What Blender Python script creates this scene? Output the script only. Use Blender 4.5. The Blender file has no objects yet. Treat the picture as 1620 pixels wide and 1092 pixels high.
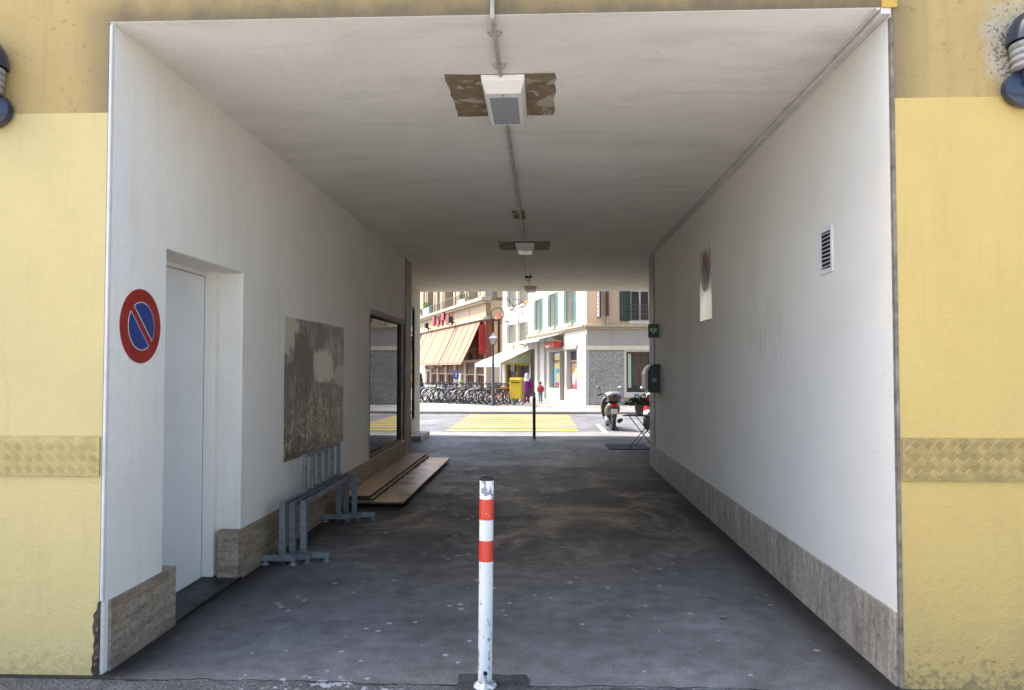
import bpy, bmesh, math, random
from mathutils import Vector, Matrix
random.seed(7)
S = bpy.context.scene
COL = S.collection
R = math.radians
PI = math.pi

# ------------------------------------------------------------------ camera, sky, sun, exposure
CAM_H = 1.7
cd = bpy.data.cameras.new('camera')
cam = bpy.data.objects.new('camera', cd); COL.objects.link(cam)
cd.sensor_width = 36; cd.lens = 26.0; cd.clip_start = .05; cd.clip_end = 1500
cam.location = (0, 0, CAM_H)
cam.rotation_euler = (PI/2 + math.atan(37/1170), 0, math.atan(46/1170))
S.camera = cam
SUN_EL, SUN_AZ = R(58), R(-84)          # azimuth from +Y towards +X
w = bpy.data.worlds.new('World'); S.world = w; w.use_nodes = True
nt = w.node_tree
sky = nt.nodes.new('ShaderNodeTexSky'); sky.sky_type = 'NISHITA'; sky.sun_disc = False
sky.sun_elevation = SUN_EL; sky.sun_rotation = SUN_AZ
sky.air_density = 1.0; sky.dust_density = 3.0; sky.ozone_density = .6
bg = nt.nodes['Background']; bg.inputs['Strength'].default_value = .15
nt.links.new(sky.outputs[0], bg.inputs[0])
sl = bpy.data.lights.new('sun', 'SUN'); sl.energy = 2.0; sl.angle = R(.5); sl.color = (1, .95, .87)
sun = bpy.data.objects.new('sun', sl); COL.objects.link(sun)
sd = Vector((math.sin(SUN_AZ)*math.cos(SUN_EL), math.cos(SUN_AZ)*math.cos(SUN_EL), math.sin(SUN_EL)))
sun.rotation_euler = sd.to_track_quat('Z', 'Y').to_euler(); sun.location = (-30, 10, 60)
S.view_settings.view_transform = 'Standard'; S.view_settings.look = 'None'
S.view_settings.gamma = 1; S.view_settings.exposure = 2.05
S.render.engine = 'CYCLES'
S.cycles.max_bounces = 12; S.cycles.diffuse_bounces = 8; S.cycles.glossy_bounces = 5
S.cycles.caustics_reflective = False; S.cycles.caustics_refractive = False
S.cycles.sample_clamp_indirect = 8

# ------------------------------------------------------------------ helpers
def tag(o, label=None, cat=None, group=None, kind=None):
    if label: o['label'] = label
    if cat: o['category'] = cat
    if group: o['group'] = group
    if kind: o['kind'] = kind
    return o

def thing(name, label, cat, loc=(0, 0, 0), rz=0, group=None):
    o = bpy.data.objects.new(name, None); COL.objects.link(o)
    o.empty_display_size = .2
    o.location = loc; o.rotation_euler = (0, 0, rz)
    return tag(o, label, cat, group)

class MB:
    def __init__(s, M=None):
        s.v = []; s.f = []; s.M = M
    def add(s, vs, fs):
        n = len(s.v)
        for p in vs:
            p = Vector(p)
            s.v.append(tuple(s.M @ p) if s.M else tuple(p))
        s.f += [tuple(i+n for i in f) for f in fs]
        return s
    def box(s, x0, y0, z0, x1, y1, z1):
        return s.add([(x0,y0,z0),(x1,y0,z0),(x1,y1,z0),(x0,y1,z0),(x0,y0,z1),(x1,y0,z1),(x1,y1,z1),(x0,y1,z1)],
                     [(0,3,2,1),(4,5,6,7),(0,1,5,4),(1,2,6,5),(2,3,7,6),(3,0,4,7)])
    def cbox(s, c, d, M=None):
        """box at centre c with size d, turned by matrix M"""
        vs = []
        for k in ((-1,-1,-1),(1,-1,-1),(1,1,-1),(-1,1,-1),(-1,-1,1),(1,-1,1),(1,1,1),(-1,1,1)):
            p = Vector((k[0]*d[0]/2, k[1]*d[1]/2, k[2]*d[2]/2))
            if M: p = M @ p
            vs.append(Vector(c)+p)
        return s.add(vs, [(0,3,2,1),(4,5,6,7),(0,1,5,4),(1,2,6,5),(2,3,7,6),(3,0,4,7)])
    def bar(s, a, b, wd, th, up=(0, 0, 1)):
        a = Vector(a); b = Vector(b); d = (b-a); L = d.length; d.normalize()
        u = Vector(up)
        if abs(d.dot(u)) > .98: u = Vector((0, 1, 0))
        x = d.cross(u).normalized(); z = x.cross(d).normalized()
        return s.cbox((a+b)/2, (wd, L, th), Matrix((x, d, z)).transposed())
    def tube(s, pts, r, n=8, cap=True, closed=False):
        pts = [Vector(p) for p in pts]; N = len(pts)
        rs = r if isinstance(r, (list, tuple)) else [r]*N
        vs = []; fs = []; prev = None
        for i, p in enumerate(pts):
            if closed: d = pts[(i+1) % N]-pts[i-1]
            else: d = pts[min(i+1, N-1)]-pts[max(i-1, 0)]
            d.normalize()
            if prev is None:
                u = Vector((0, 0, 1)) if abs(d.z) < .9 else Vector((1, 0, 0))
                x = d.cross(u).normalized()
            else:
                x = (prev-d*prev.dot(d)).normalized()
            prev = x; y = d.cross(x)
            for k in range(n):
                a = 2*PI*k/n
                vs.append(p+(x*math.cos(a)+y*math.sin(a))*rs[i])
        for i in range(N if closed else N-1):
            j = (i+1) % N
            for k in range(n):
                fs.append((i*n+k, i*n+(k+1) % n, j*n+(k+1) % n, j*n+k))
        if cap and not closed:
            fs.append(tuple(range(n-1, -1, -1))); fs.append(tuple((N-1)*n+k for k in range(n)))
        return s.add(vs, fs)
    def lathe(s, prof, c=(0, 0, 0), n=20, A=None, sx=1, sy=1):
        """prof: (r, h) pairs about the z axis, A optional turn"""
        vs = []; fs = []; N = len(prof)
        for r, h in prof:
            for k in range(n):
                a = 2*PI*k/n
                p = Vector((r*math.cos(a)*sx, r*math.sin(a)*sy, h))
                if A: p = A @ p
                vs.append(p+Vector(c))
        for i in range(N-1):
            for k in range(n):
                fs.append((i*n+k, i*n+(k+1) % n, (i+1)*n+(k+1) % n, (i+1)*n+k))
        if prof[0][0] > 1e-5: fs.append(tuple(range(n-1, -1, -1)))
        if prof[-1][0] > 1e-5: fs.append(tuple((N-1)*n+k for k in range(n)))
        return s.add(vs, fs)
    def prism(s, poly, h0, h1, fn):
        """poly of (a, b) extruded h0..h1; fn(a, b, h) -> xyz"""
        n = len(poly)
        vs = [fn(a, b, h0) for a, b in poly]+[fn(a, b, h1) for a, b in poly]
        fs = [tuple(range(n-1, -1, -1)), tuple(range(n, 2*n))]
        fs += [(i, (i+1) % n, n+(i+1) % n, n+i) for i in range(n)]
        return s.add(vs, fs)
    def quad(s, a, b, c, d):
        return s.add([a, b, c, d], [(0, 1, 2, 3)])
    def blob(s, c, r, n=8, m=6, j=0):
        prof = []
        vs = []; fs = []
        r = r if isinstance(r, (tuple, list)) else (r, r, r)
        for i in range(m+1):
            t = PI*i/m
            for k in range(n):
                a = 2*PI*k/n; q = 1+random.uniform(-j, j)
                vs.append((c[0]+r[0]*math.sin(t)*math.cos(a)*q, c[1]+r[1]*math.sin(t)*math.sin(a)*q, c[2]-r[2]*math.cos(t)*q))
        for i in range(m):
            for k in range(n):
                fs.append((i*n+k, i*n+(k+1) % n, (i+1)*n+(k+1) % n, (i+1)*n+k))
        return s.add(vs, fs)
    def build(s, name, mt, parent=None, bevel=0, smooth=False, seg=2, sub=0):
        me = bpy.data.meshes.new(name); me.from_pydata(s.v, [], s.f)
        bm = bmesh.new(); bm.from_mesh(me)
        bmesh.ops.remove_doubles(bm, verts=bm.verts, dist=1e-6)
        bmesh.ops.recalc_face_normals(bm, faces=bm.faces); bm.to_mesh(me); bm.free()
        me.materials.append(mt)
        o = bpy.data.objects.new(name, me); COL.objects.link(o)
        if parent: o.parent = parent
        if smooth:
            me.shade_smooth()
            me.set_sharp_from_angle(angle=R(42))
        if bevel:
            b = o.modifiers.new('bevel', 'BEVEL'); b.width = bevel; b.segments = seg; b.limit_method = 'ANGLE'; b.angle_limit = R(40)
        if sub:
            q = o.modifiers.new('sub', 'SUBSURF'); q.levels = sub; q.render_levels = sub
        return o

def B(name, mt, parent, *b, **k):
    m = MB(k.pop('M', None))
    m.box(*b); return m.build(name, mt, parent, **k)

def copy_tree(o, parent=None):
    c = o.copy(); COL.objects.link(c); c.parent = parent
    for ch in o.children: copy_tree(ch, c)
    return c

# ------------------------------------------------------------------ materials
def nodes(name):
    m = bpy.data.materials.new(name); m.use_nodes = True
    t = m.node_tree
    return m, t, t.nodes['Principled BSDF']
def NN(t, typ, **kw):
    n = t.nodes.new(typ)
    for k, v in kw.items():
        if k in n.inputs: n.inputs[k].default_value = v
        else: setattr(n, k, v)
    return n
def coords(t, scale=(1, 1, 1), rot=(0, 0, 0), loc=(0, 0, 0)):
    c = NN(t, 'ShaderNodeTexCoord'); mp = NN(t, 'ShaderNodeMapping')
    mp.inputs['Scale'].default_value = scale; mp.inputs['Rotation'].default_value = rot; mp.inputs['Location'].default_value = loc
    t.links.new(c.outputs['Object'], mp.inputs['Vector']); return mp.outputs[0]
def noise(t, vec, scale, detail=4, rough=.55, dist=0):
    n = NN(t, 'ShaderNodeTexNoise', Scale=scale, Detail=detail, Roughness=rough, Distortion=dist)
    t.links.new(vec, n.inputs['Vector']); return n.outputs['Fac']
def ramp(t, fac, stops, mode='LINEAR'):
    r = NN(t, 'ShaderNodeValToRGB'); r.color_ramp.interpolation = mode
    e = r.color_ramp.elements
    while len(e) < len(stops): e.new(.5)
    for i, (p, c) in enumerate(stops):
        e[i].position = p; e[i].color = (c, c, c, 1) if isinstance(c, (int, float)) else (*c, 1)
    t.links.new(fac, r.inputs[0]); return r.outputs[0]
def mix(t, fac, a, b, mode='MIX'):
    n = NN(t, 'ShaderNodeMix', data_type='RGBA', blend_type=mode)
    if isinstance(fac, (int, float)): n.inputs[0].default_value = fac
    else: t.links.new(fac, n.inputs[0])
    for v, i in ((a, 6), (b, 7)):
        if isinstance(v, tuple): n.inputs[i].default_value = (*v, 1)
        else: t.links.new(v, n.inputs[i])
    return n.outputs[2]
def mth(t, op, a, b=0.0, c=0.0):
    n = NN(t, 'ShaderNodeMath', operation=op)
    for i, v in enumerate((a, b, c)):
        if isinstance(v, (int, float)): n.inputs[i].default_value = v
        else: t.links.new(v, n.inputs[i])
    return n.outputs[0]
def sep(t, vec):
    n = NN(t, 'ShaderNodeSeparateXYZ'); t.links.new(vec, n.inputs[0]); return n.outputs
def bump(t, p, h, strength, dist=.01, prev=None):
    b = NN(t, 'ShaderNodeBump', Strength=strength, Distance=dist)
    t.links.new(h, b.inputs['Height'])
    if prev: t.links.new(prev, b.inputs['Normal'])
    t.links.new(b.outputs[0], p.inputs['Normal']); return b.outputs[0]
def setc(t, p, c): t.links.new(c, p.inputs['Base Color'])
def dark(c, k): return tuple(x*k for x in c)

def M(name, col, rough=.6, metal=0, var=.12, scale=6, bmp=0, bscale=120, stretch=(1, 1, 1), col2=None, rv=.1):
    m, t, p = nodes(name)
    v = coords(t, stretch)
    n = noise(t, v, scale, 5)
    a = col2 or dark(col, 1-var*1.6)
    setc(t, p, ramp(t, n, [(.3, a), (.7, col)]))
    p.inputs['Metallic'].default_value = metal
    t.links.new(ramp(t, n, [(.25, min(1, rough+rv)), (.75, max(.03, rough-rv))]), p.inputs['Roughness'])
    if bmp: bump(t, p, noise(t, v, bscale, 3), bmp, .006)
    return m

def m_plaster(name, col, dirt, amt=.5, bmp=.5, streak=True, bs=70, extra=None):
    m, t, p = nodes(name); v = coords(t)
    big = noise(t, v, 1.1, 5, .6)
    c = mix(t, ramp(t, big, [(.38, 0), (.72, amt*.55)]), col, dirt)
    if streak:
        vs = coords(t, (3.2, 3.2, .32))
        st = noise(t, vs, 2.2, 5, .65)
        c = mix(t, ramp(t, st, [(.55, 0), (.78, amt*.5)]), c, dark(dirt, .8))
    sc = noise(t, coords(t, (1, 1, 1), (.4, .3, .2)), 9, 6, .7)
    c = mix(t, ramp(t, sc, [(.66, 0), (.76, amt*.7)]), c, dark(dirt, .55))
    if extra: c = extra(t, v, c)
    setc(t, p, c); p.inputs['Roughness'].default_value = .82
    h = mth(t, 'ADD', noise(t, v, bs, 4, .6), mth(t, 'MULTIPLY', noise(t, v, bs*.22, 3), .9))
    bump(t, p, h, bmp, .008)
    return m

def m_facade(name, low, high, zline, dirt, foot=.8, splash=None):
    """yellow render: fresh coat below zline, old stained coat above, soot by the opening, grime at the foot"""
    m, t, p = nodes(name); v = coords(t)
    x, y, z = sep(t, v)
    nb = noise(t, v, 1.4, 5, .6); nf = noise(t, v, 24, 5, .7); nm = noise(t, v, 5.5, 5, .65)
    lo = mix(t, ramp(t, nb, [(.35, 0), (.7, .55)]), low, dark(low, .84))
    gr = mth(t, 'SUBTRACT', mth(t, 'MULTIPLY', nm, .95), mth(t, 'MULTIPLY', z, .55))
    lo = mix(t, ramp(t, gr, [(.1, 0), (.42, .75*foot)]), lo, dirt)
    spl = mth(t, 'SUBTRACT', mth(t, 'MULTIPLY', nf, 1.0), mth(t, 'MULTIPLY', z, .9))
    lo = mix(t, ramp(t, spl, [(.40, 0), (.54, .8*foot)]), lo, (.06, .052, .035))
    hi = mix(t, ramp(t, nb, [(.3, 0), (.7, .7)]), high, dark(high, .72))
    hi = mix(t, ramp(t, nf, [(.6, 0), (.72, .6)]), hi, dark(high, .33))
    soot = mth(t, 'MULTIPLY', ramp(t, mth(t, 'ADD', z, mth(t, 'MULTIPLY', mth(t, 'SUBTRACT', nm, .5), .35)), [(0, 1), (1, 0)]), 1.0)
    sz = NN(t, 'ShaderNodeMapRange'); t.links.new(mth(t, 'ADD', z, mth(t, 'MULTIPLY', mth(t, 'SUBTRACT', nm, .5), .22)), sz.inputs[0])
    sz.inputs[1].default_value = 3.68; sz.inputs[2].default_value = 3.92; sz.inputs[3].default_value = 1; sz.inputs[4].default_value = 0
    sx = NN(t, 'ShaderNodeMapRange'); t.links.new(mth(t, 'ABSOLUTE', mth(t, 'ADD', x, .26)), sx.inputs[0])
    sx.inputs[1].default_value = 2.1; sx.inputs[2].default_value = 2.4; sx.inputs[3].default_value = .8; sx.inputs[4].default_value = 0
    hi = mix(t, mth(t, 'MULTIPLY', sz.outputs[0], sx.outputs[0]), hi, (.055, .046, .034))
    if splash:
        vd = NN(t, 'ShaderNodeVectorMath', operation='DISTANCE'); t.links.new(coords(t, (1, 0, .8)), vd.inputs[0]); vd.inputs[1].default_value = (splash[0], 0, splash[1]*.8)
        k = mth(t, 'SUBTRACT', 1.0, mth(t, 'MULTIPLY', vd.outputs['Value'], splash[2]))
        kk = mth(t, 'ADD', k, mth(t, 'MULTIPLY', mth(t, 'SUBTRACT', nm, .5), .9))
        hi = mix(t, ramp(t, mth(t, 'MULTIPLY', kk, mth(t, 'ADD', .55, noise(t, v, 30, 4, .7))), [(.3, 0), (.6, .75)]), hi, (.40, .37, .31))
        hi = mix(t, ramp(t, mth(t, 'ADD', mth(t, 'MULTIPLY', kk, .35), noise(t, v, 46, 4, .75)), [(.74, 0), (.80, .8)]), hi, (.05, .045, .035))
    st_ = noise(t, coords(t, (7, 7, .45)), 2.0, 4, .6)
    hi = mix(t, ramp(t, st_, [(.5, 0), (.75, .4)]), hi, dark(high, .5))
    lo = mix(t, ramp(t, st_, [(.55, 0), (.8, .22)]), lo, dark(low, .6))
    zl = mth(t, 'ADD', z, mth(t, 'MULTIPLY', mth(t, 'SUBTRACT', nf, .5), .006))
    c = mix(t, mth(t, 'GREATER_THAN', zl, zline), lo, hi)
    setc(t, p, c); p.inputs['Roughness'].default_value = .78
    h = mth(t, 'ADD', noise(t, v, 95, 4, .6), mth(t, 'MULTIPLY', noise(t, v, 18, 3), 1.2))
    bump(t, p, h, .55, .007)
    return m

def m_asphalt(name, base, warm, gloss=0.0, gum=True, sc=1.0, streaky=False, grit=1.0, edge=None, splat=None, cool=None):
    m, t, p = nodes(name); v = coords(t)
    big = noise(t, coords(t, (.55, 1.3, 1) if streaky else (1, 1, 1)), 1.0*sc, 6, .62, .6 if streaky else 0)
    mid = noise(t, v, 7*sc, 5, .6)
    wf = ramp(t, big, [(.36, 0), (.62, 1)])
    c = mix(t, wf, dark(base, .55), warm)
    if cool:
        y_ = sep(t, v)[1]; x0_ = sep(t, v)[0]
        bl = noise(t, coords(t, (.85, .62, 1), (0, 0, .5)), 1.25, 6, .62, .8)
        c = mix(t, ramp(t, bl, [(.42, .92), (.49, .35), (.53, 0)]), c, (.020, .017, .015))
        c = mix(t, ramp(t, bl, [(.53, 0), (.60, .85)]), c, (.46, .36, .265))  # warm blotches: dirt plus reflected sheen from the street end, painted into the colour
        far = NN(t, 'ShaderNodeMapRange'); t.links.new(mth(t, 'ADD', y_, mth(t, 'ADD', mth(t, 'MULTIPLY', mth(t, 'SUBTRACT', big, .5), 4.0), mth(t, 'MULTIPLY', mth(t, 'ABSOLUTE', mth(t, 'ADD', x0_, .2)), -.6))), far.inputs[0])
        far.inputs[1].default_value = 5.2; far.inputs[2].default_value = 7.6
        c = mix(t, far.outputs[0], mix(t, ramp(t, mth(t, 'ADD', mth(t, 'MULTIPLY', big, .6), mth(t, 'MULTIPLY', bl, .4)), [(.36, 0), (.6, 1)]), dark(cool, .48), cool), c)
    c = mix(t, ramp(t, mid, [(.35, .45), (.65, 0)]), c, dark(base, .45))
    g = noise(t, v, 105, 3, .75)
    c = mix(t, ramp(t, g, [(.40, .62*grit), (.54, 0)]), c, dark(base, .3))
    c = mix(t, ramp(t, g, [(.58, 0), (.70, .5*grit)]), c, (.34, .34, .345))
    if gum:
        vo = NN(t, 'ShaderNodeTexVoronoi', Scale=6.5, feature='F1'); vo.inputs['Randomness'].default_value = 1
        t.links.new(coords(t, (1, 1, .01), (0, 0, .3)), vo.inputs['Vector'])
        w1 = noise(t, v, 2.3, 3)
        dd = mth(t, 'ADD', vo.outputs['Distance'], mth(t, 'MULTIPLY', mth(t, 'SUBTRACT', noise(t, v, 45, 2), .5), .05))
        thr = mth(t, 'ADD', mth(t, 'MULTIPLY', ramp(t, w1, [(.42, 0), (.6, 1)]), .11), .035)
        c = mix(t, mth(t, 'MULTIPLY', mth(t, 'LESS_THAN', dd, thr), .75), c, (.46, .45, .43))
        vo2 = NN(t, 'ShaderNodeTexVoronoi', Scale=2.1, feature='F1'); t.links.new(coords(t, (1, 1, .01), (0, 0, 1.3), (3, 1, 0)), vo2.inputs['Vector'])
        c = mix(t, mth(t, 'MULTIPLY', mth(t, 'LESS_THAN', mth(t, 'ADD', vo2.outputs['Distance'], mth(t, 'MULTIPLY', mth(t, 'SUBTRACT', noise(t, v, 30, 2), .5), .08)), .07), .6), c, (.02, .02, .021))
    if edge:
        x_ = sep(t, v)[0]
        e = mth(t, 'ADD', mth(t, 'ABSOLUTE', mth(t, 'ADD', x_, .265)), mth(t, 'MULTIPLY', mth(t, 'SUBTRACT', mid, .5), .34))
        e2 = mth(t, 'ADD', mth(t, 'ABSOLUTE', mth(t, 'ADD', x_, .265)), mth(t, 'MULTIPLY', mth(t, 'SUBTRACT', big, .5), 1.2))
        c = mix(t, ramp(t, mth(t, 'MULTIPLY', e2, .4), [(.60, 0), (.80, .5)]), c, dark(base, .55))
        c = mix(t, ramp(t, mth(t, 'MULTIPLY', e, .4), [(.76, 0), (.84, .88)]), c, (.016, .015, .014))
    if splat:
        vd = NN(t, 'ShaderNodeVectorMath', operation='DISTANCE'); t.links.new(coords(t, (.55, 1.6, 0)), vd.inputs[0]); vd.inputs[1].default_value = (splat[0]*.55, splat[1]*1.6, 0)
        k = mth(t, 'SUBTRACT', noise(t, coords(t, (1, .8, 1)), 16, 4, .65), mth(t, 'MULTIPLY', vd.outputs['Value'], .55))
        c = mix(t, ramp(t, k, [(.475, 0), (.535, .6)]), c, (.50, .52, .55))
    setc(t, p, c)
    t.links.new(ramp(t, mth(t, 'ADD', mth(t, 'MULTIPLY', big, .6), mth(t, 'MULTIPLY', mid, .4)), [(.40, .86-gloss), (.60, .70-gloss)]), p.inputs['Roughness'])
    p.inputs['Specular IOR Level'].default_value = .22
    bump(t, p, mth(t, 'ADD', g, mth(t, 'MULTIPLY', mid, .5)), .5*grit, .006)
    return m

def m_stone(name, a, b, pits, horiz=True, bmp=.4):
    m, t, p = nodes(name)
    v = coords(t, (1.1, 1.1, 8) if horiz else (8, 8, 1.3))
    n1 = noise(t, v, 2.2, 6, .65); n2 = noise(t, coords(t, (4, 4, 11) if horiz else (9, 9, 4)), 4.5, 6, .75)
    big = noise(t, coords(t), 1.6, 4)
    c = mix(t, ramp(t, n1, [(.32, 0), (.68, 1)]), a, b)
    c = mix(t, ramp(t, big, [(.4, 0), (.75, .55)]), c, dark(a, .55))
    c = mix(t, ramp(t, noise(t, coords(t, (1, 1, 1)), 34, 5, .75), [(.4, .5), (.56, 0)]), c, dark(a, .6))
    c = mix(t, ramp(t, n2, [(.57, 0), (.66, .92)]), c, pits)
    setc(t, p, c); p.inputs['Roughness'].default_value = .6
    bump(t, p, ramp(t, n2, [(.5, 1), (.68, 0)]), bmp, .01)
    return m

def m_wood(name, a, b, rough, sc=1, ax=0):
    m, t, p = nodes(name)
    st = [14, 14, 14]; st[ax] = .7
    n = noise(t, coords(t, tuple(st)), 1.6*sc, 5, .6, .8); n2 = noise(t, coords(t), 2, 4)
    c = mix(t, ramp(t, n, [(.35, 0), (.66, 1)]), a, b)
    c = mix(t, ramp(t, n2, [(.42, 0), (.7, .5)]), c, dark(a, .5))
    setc(t, p, c); t.links.new(ramp(t, n2, [(.35, rough+.18), (.65, rough)]), p.inputs['Roughness'])
    bump(t, p, n, .12, .002)
    return m

def m_pebble(name, cols, scale):
    m, t, p = nodes(name)
    vo = NN(t, 'ShaderNodeTexVoronoi', Scale=scale); t.links.new(coords(t), vo.inputs['Vector'])
    s = NN(t, 'ShaderNodeSeparateColor'); t.links.new(vo.outputs['Color'], s.inputs[0])
    c = ramp(t, s.outputs[0], [(0, cols[0]), (.5, cols[1]), (1, cols[2])])
    c = mix(t, ramp(t, noise(t, coords(t), .7, 4), [(.4, 0), (.8, .5)]), c, dark(cols[0], .6))
    setc(t, p, c); p.inputs['Roughness'].default_value = .7
    bump(t, p, vo.outputs['Distance'], .6, .02)
    return m

def m_stripes(name, a, b, scale, axis=0, thr=.5):
    m, t, p = nodes(name)
    o = sep(t, coords(t))[axis]
    f = mth(t, 'FRACT', mth(t, 'MULTIPLY', o, scale))
    c = mix(t, mth(t, 'GREATER_THAN', f, thr), a, b)
    c = mix(t, ramp(t, noise(t, coords(t), 1.2, 4), [(.4, 0), (.8, .4)]), c, dark(a, .7))
    setc(t, p, c); p.inputs['Roughness'].default_value = .8
    return m

def m_chip(name, col, chip, amt=.64, zfade=None, rough=.4):
    """paint with chips showing metal"""
    m, t, p = nodes(name); v = coords(t, (1, 1, .5))
    n = noise(t, v, 42, 4, .6)
    if zfade:
        z = sep(t, coords(t))[2]
        mr = NN(t, 'ShaderNodeMapRange'); t.links.new(z, mr.inputs[0])
        mr.inputs[1].default_value = zfade[0]; mr.inputs[2].default_value = zfade[1]; mr.inputs[3].default_value = zfade[2]; mr.inputs[4].default_value = 0
        n = mth(t, 'ADD', n, mr.outputs[0])
    f = ramp(t, n, [(amt, 0), (amt+.025, 1)])
    c0 = mix(t, ramp(t, noise(t, v, 6, 4), [(.4, 0), (.8, .5)]), col, dark(col, .75))
    setc(t, p, mix(t, f, c0, chip)); p.inputs['Roughness'].default_value = rough
    bump(t, p, f, -.3, .002)
    return m

def m_glass(name, col, ior=1.6, rough=.02):
    m, t, p = nodes(name)
    n = noise(t, coords(t), 3, 3)
    setc(t, p, ramp(t, n, [(.3, dark(col, .7)), (.7, col)]))
    p.inputs['Roughness'].default_value = rough; p.inputs['IOR'].default_value = ior
    return m

def wall_marks(t, v, c):
    # a repainted lower field with an uneven top edge, and grey rub marks where carts touched the wall
    x, y, z = sep(t, v)
    e = mth(t, 'ADD', z, mth(t, 'MULTIPLY', mth(t, 'SUBTRACT', noise(t, v, 6, 4), .5), .03))
    c = mix(t, mth(t, 'MULTIPLY', mth(t, 'LESS_THAN', e, 1.93), .55), c, (.66, .66, .65))
    vd = NN(t, 'ShaderNodeVectorMath', operation='DISTANCE'); t.links.new(coords(t, (0, .55, 1.2)), vd.inputs[0]); vd.inputs[1].default_value = (0, 6.6*.55, 1.95*1.2)
    st = noise(t, coords(t, (3, 5, .9)), 2.6, 5, .7)
    k = mth(t, 'SUBTRACT', st, mth(t, 'MULTIPLY', vd.outputs['Value'], .22))
    c = mix(t, ramp(t, k, [(.44, 0), (.60, .24)]), c, (.36, .35, .32))
    vd2 = NN(t, 'ShaderNodeVectorMath', operation='DISTANCE'); t.links.new(coords(t, (0, .8, .55)), vd2.inputs[0]); vd2.inputs[1].default_value = (0, 8.3*.8, 1.25*.55)
    k2 = mth(t, 'SUBTRACT', noise(t, coords(t, (2, 3, .8), (0, 0, 0), (4, 1, 2)), 2.4, 5, .65), mth(t, 'MULTIPLY', vd2.outputs['Value'], .25))
    return mix(t, ramp(t, k2, [(.40, 0), (.58, .2)]), c, (.38, .35, .30))

C = {}
C['facade_l'] = m_facade('yellow_render_pale', (.51, .405, .18), (.42, .295, .11), 3.15, (.46, .36, .16), .25, None)
C['facade_r'] = m_facade('yellow_render_warm', (.51, .365, .12), (.40, .28, .105), 3.17, (.42, .30, .13), .6, (2.60, 3.43, 3.0))
C['wall'] = m_plaster('white_wall_render', (.76, .725, .655), (.54, .49, .41), .55, .7)
C['wall_r'] = m_plaster('white_wall_render_marked', (.715, .685, .625), (.50, .455, .38), .6, .6, streak=False, extra=wall_marks)
C['ceil'] = m_plaster('ceiling_render', (.76, .73, .67), (.54, .50, .43), .75, .5, streak=False, extra=lambda t, v, c: mix(t, ramp(t, noise(t, coords(t, (.5, 2.2, 1)), 1.6, 5, .65, .8), [(.5, 0), (.72, .35)]), c, (.42, .395, .35)))
def m_peel(name, a, b):
    m, t, p = nodes(name); v = coords(t)
    n = noise(t, v, 5.5, 6, .62, .7); f = noise(t, v, 40, 4, .7)
    k = ramp(t, mth(t, 'ADD', n, mth(t, 'MULTIPLY', mth(t, 'SUBTRACT', f, .5), .12)), [(.53, 0), (.56, 1)])
    c = mix(t, ramp(t, noise(t, v, 13, 5, .65), [(.35, 0), (.7, 1)]), a, dark(a, .55))
    c = mix(t, k, c, b); c = mix(t, ramp(t, f, [(.66, 0), (.72, .7)]), c, (.55, .52, .46))
    setc(t, p, c); p.inputs['Roughness'].default_value = .85; bump(t, p, k, .8, .004); return m
C['bare'] = m_peel('bare_peeling_plaster', (.25, .185, .11), (.38, .335, .26))
C['door'] = M('door_paint', (.74, .745, .735), .5, var=.07, scale=1.5)
C['trav'] = m_stone('travertine', (.20, .15, .10), (.48, .385, .285), (.03, .024, .018))
C['trav_v'] = m_stone('travertine_upright', (.24, .21, .175), (.52, .48, .41), (.035, .03, .024), False)
C['stone_light'] = m_stone('pale_stone', (.42, .36, .28), (.58, .51, .42), (.22, .17, .11), False, .2)
C['tyre_mark'] = m_asphalt('tyre_rubbed_asphalt', (.075, .072, .075), (.11, .105, .108), .2, False, 2, False, .6)
C['bollard_shaded'] = M('shaded_post_paint', (.13, .085, .065), .5, var=.3)  # far bollard's post: its backlit shade is put into the colour
C['red_shaded'] = M('shaded_red_band', (.16, .03, .022), .5, var=.2)  # red of the far bollard, darkened by painted-in shade
C['trunk'] = M('painted_trunking', (.66, .63, .58), .6, var=.15, scale=7)
C['rubble'] = M('rusty_rubble', (.25, .15, .09), .9, var=.6, scale=30, bmp=.5)
C['bead_w'] = M('chalky_corner_bead', (.60, .59, .57), .8, var=.1, scale=8, bmp=.3)
C['bead'] = M('worn_corner_bead', (.24, .205, .165), .7, var=.4, scale=12)
C['broken'] = M('broken_masonry', (.085, .062, .045), .9, var=.6, scale=22, bmp=.6)
C['trim_grey'] = M('grey_trim', (.34, .32, .29), .7, var=.3, scale=9, bmp=.3)
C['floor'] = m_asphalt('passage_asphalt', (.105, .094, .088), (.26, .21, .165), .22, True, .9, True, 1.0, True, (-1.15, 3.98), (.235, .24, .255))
C['front'] = m_asphalt('court_asphalt', (.115, .115, .12), (.17, .17, .18), 0, False, 1, False, 1.6, None, (-1.15, 3.98))
C['apron'] = m_asphalt('apron_asphalt', (.10, .098, .105), (.14, .135, .14), .25, False, .7, False, .6)
C['patch'] = m_asphalt('patch_asphalt', (.07, .07, .072), (.09, .09, .09), 0, False, 2, False, 1)
C['road'] = m_asphalt('road_asphalt', (.20, .20, .21), (.235, .235, .245), 0, False, .4, False, .6)
C['pave'] = m_asphalt('pale_paving', (.30, .29, .275), (.36, .35, .33), 0, False, .5, False, .4)
C['court'] = M('pale_bounce_paving', (.52, .50, .47), .8, var=.1, scale=.6)  # kept pale so this unseen ground reflects sun into the passage
C['yline'] = M('yellow_road_paint', (.46, .35, .04), .6, var=.12, scale=5, bmp=.2)
C['wline'] = M('white_road_paint', (.7, .7, .68), .6, var=.15, scale=5)
C['galv'] = M('galvanised_steel', (.22, .245, .26), .5, .35, var=.3, scale=14, bmp=.05)
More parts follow.
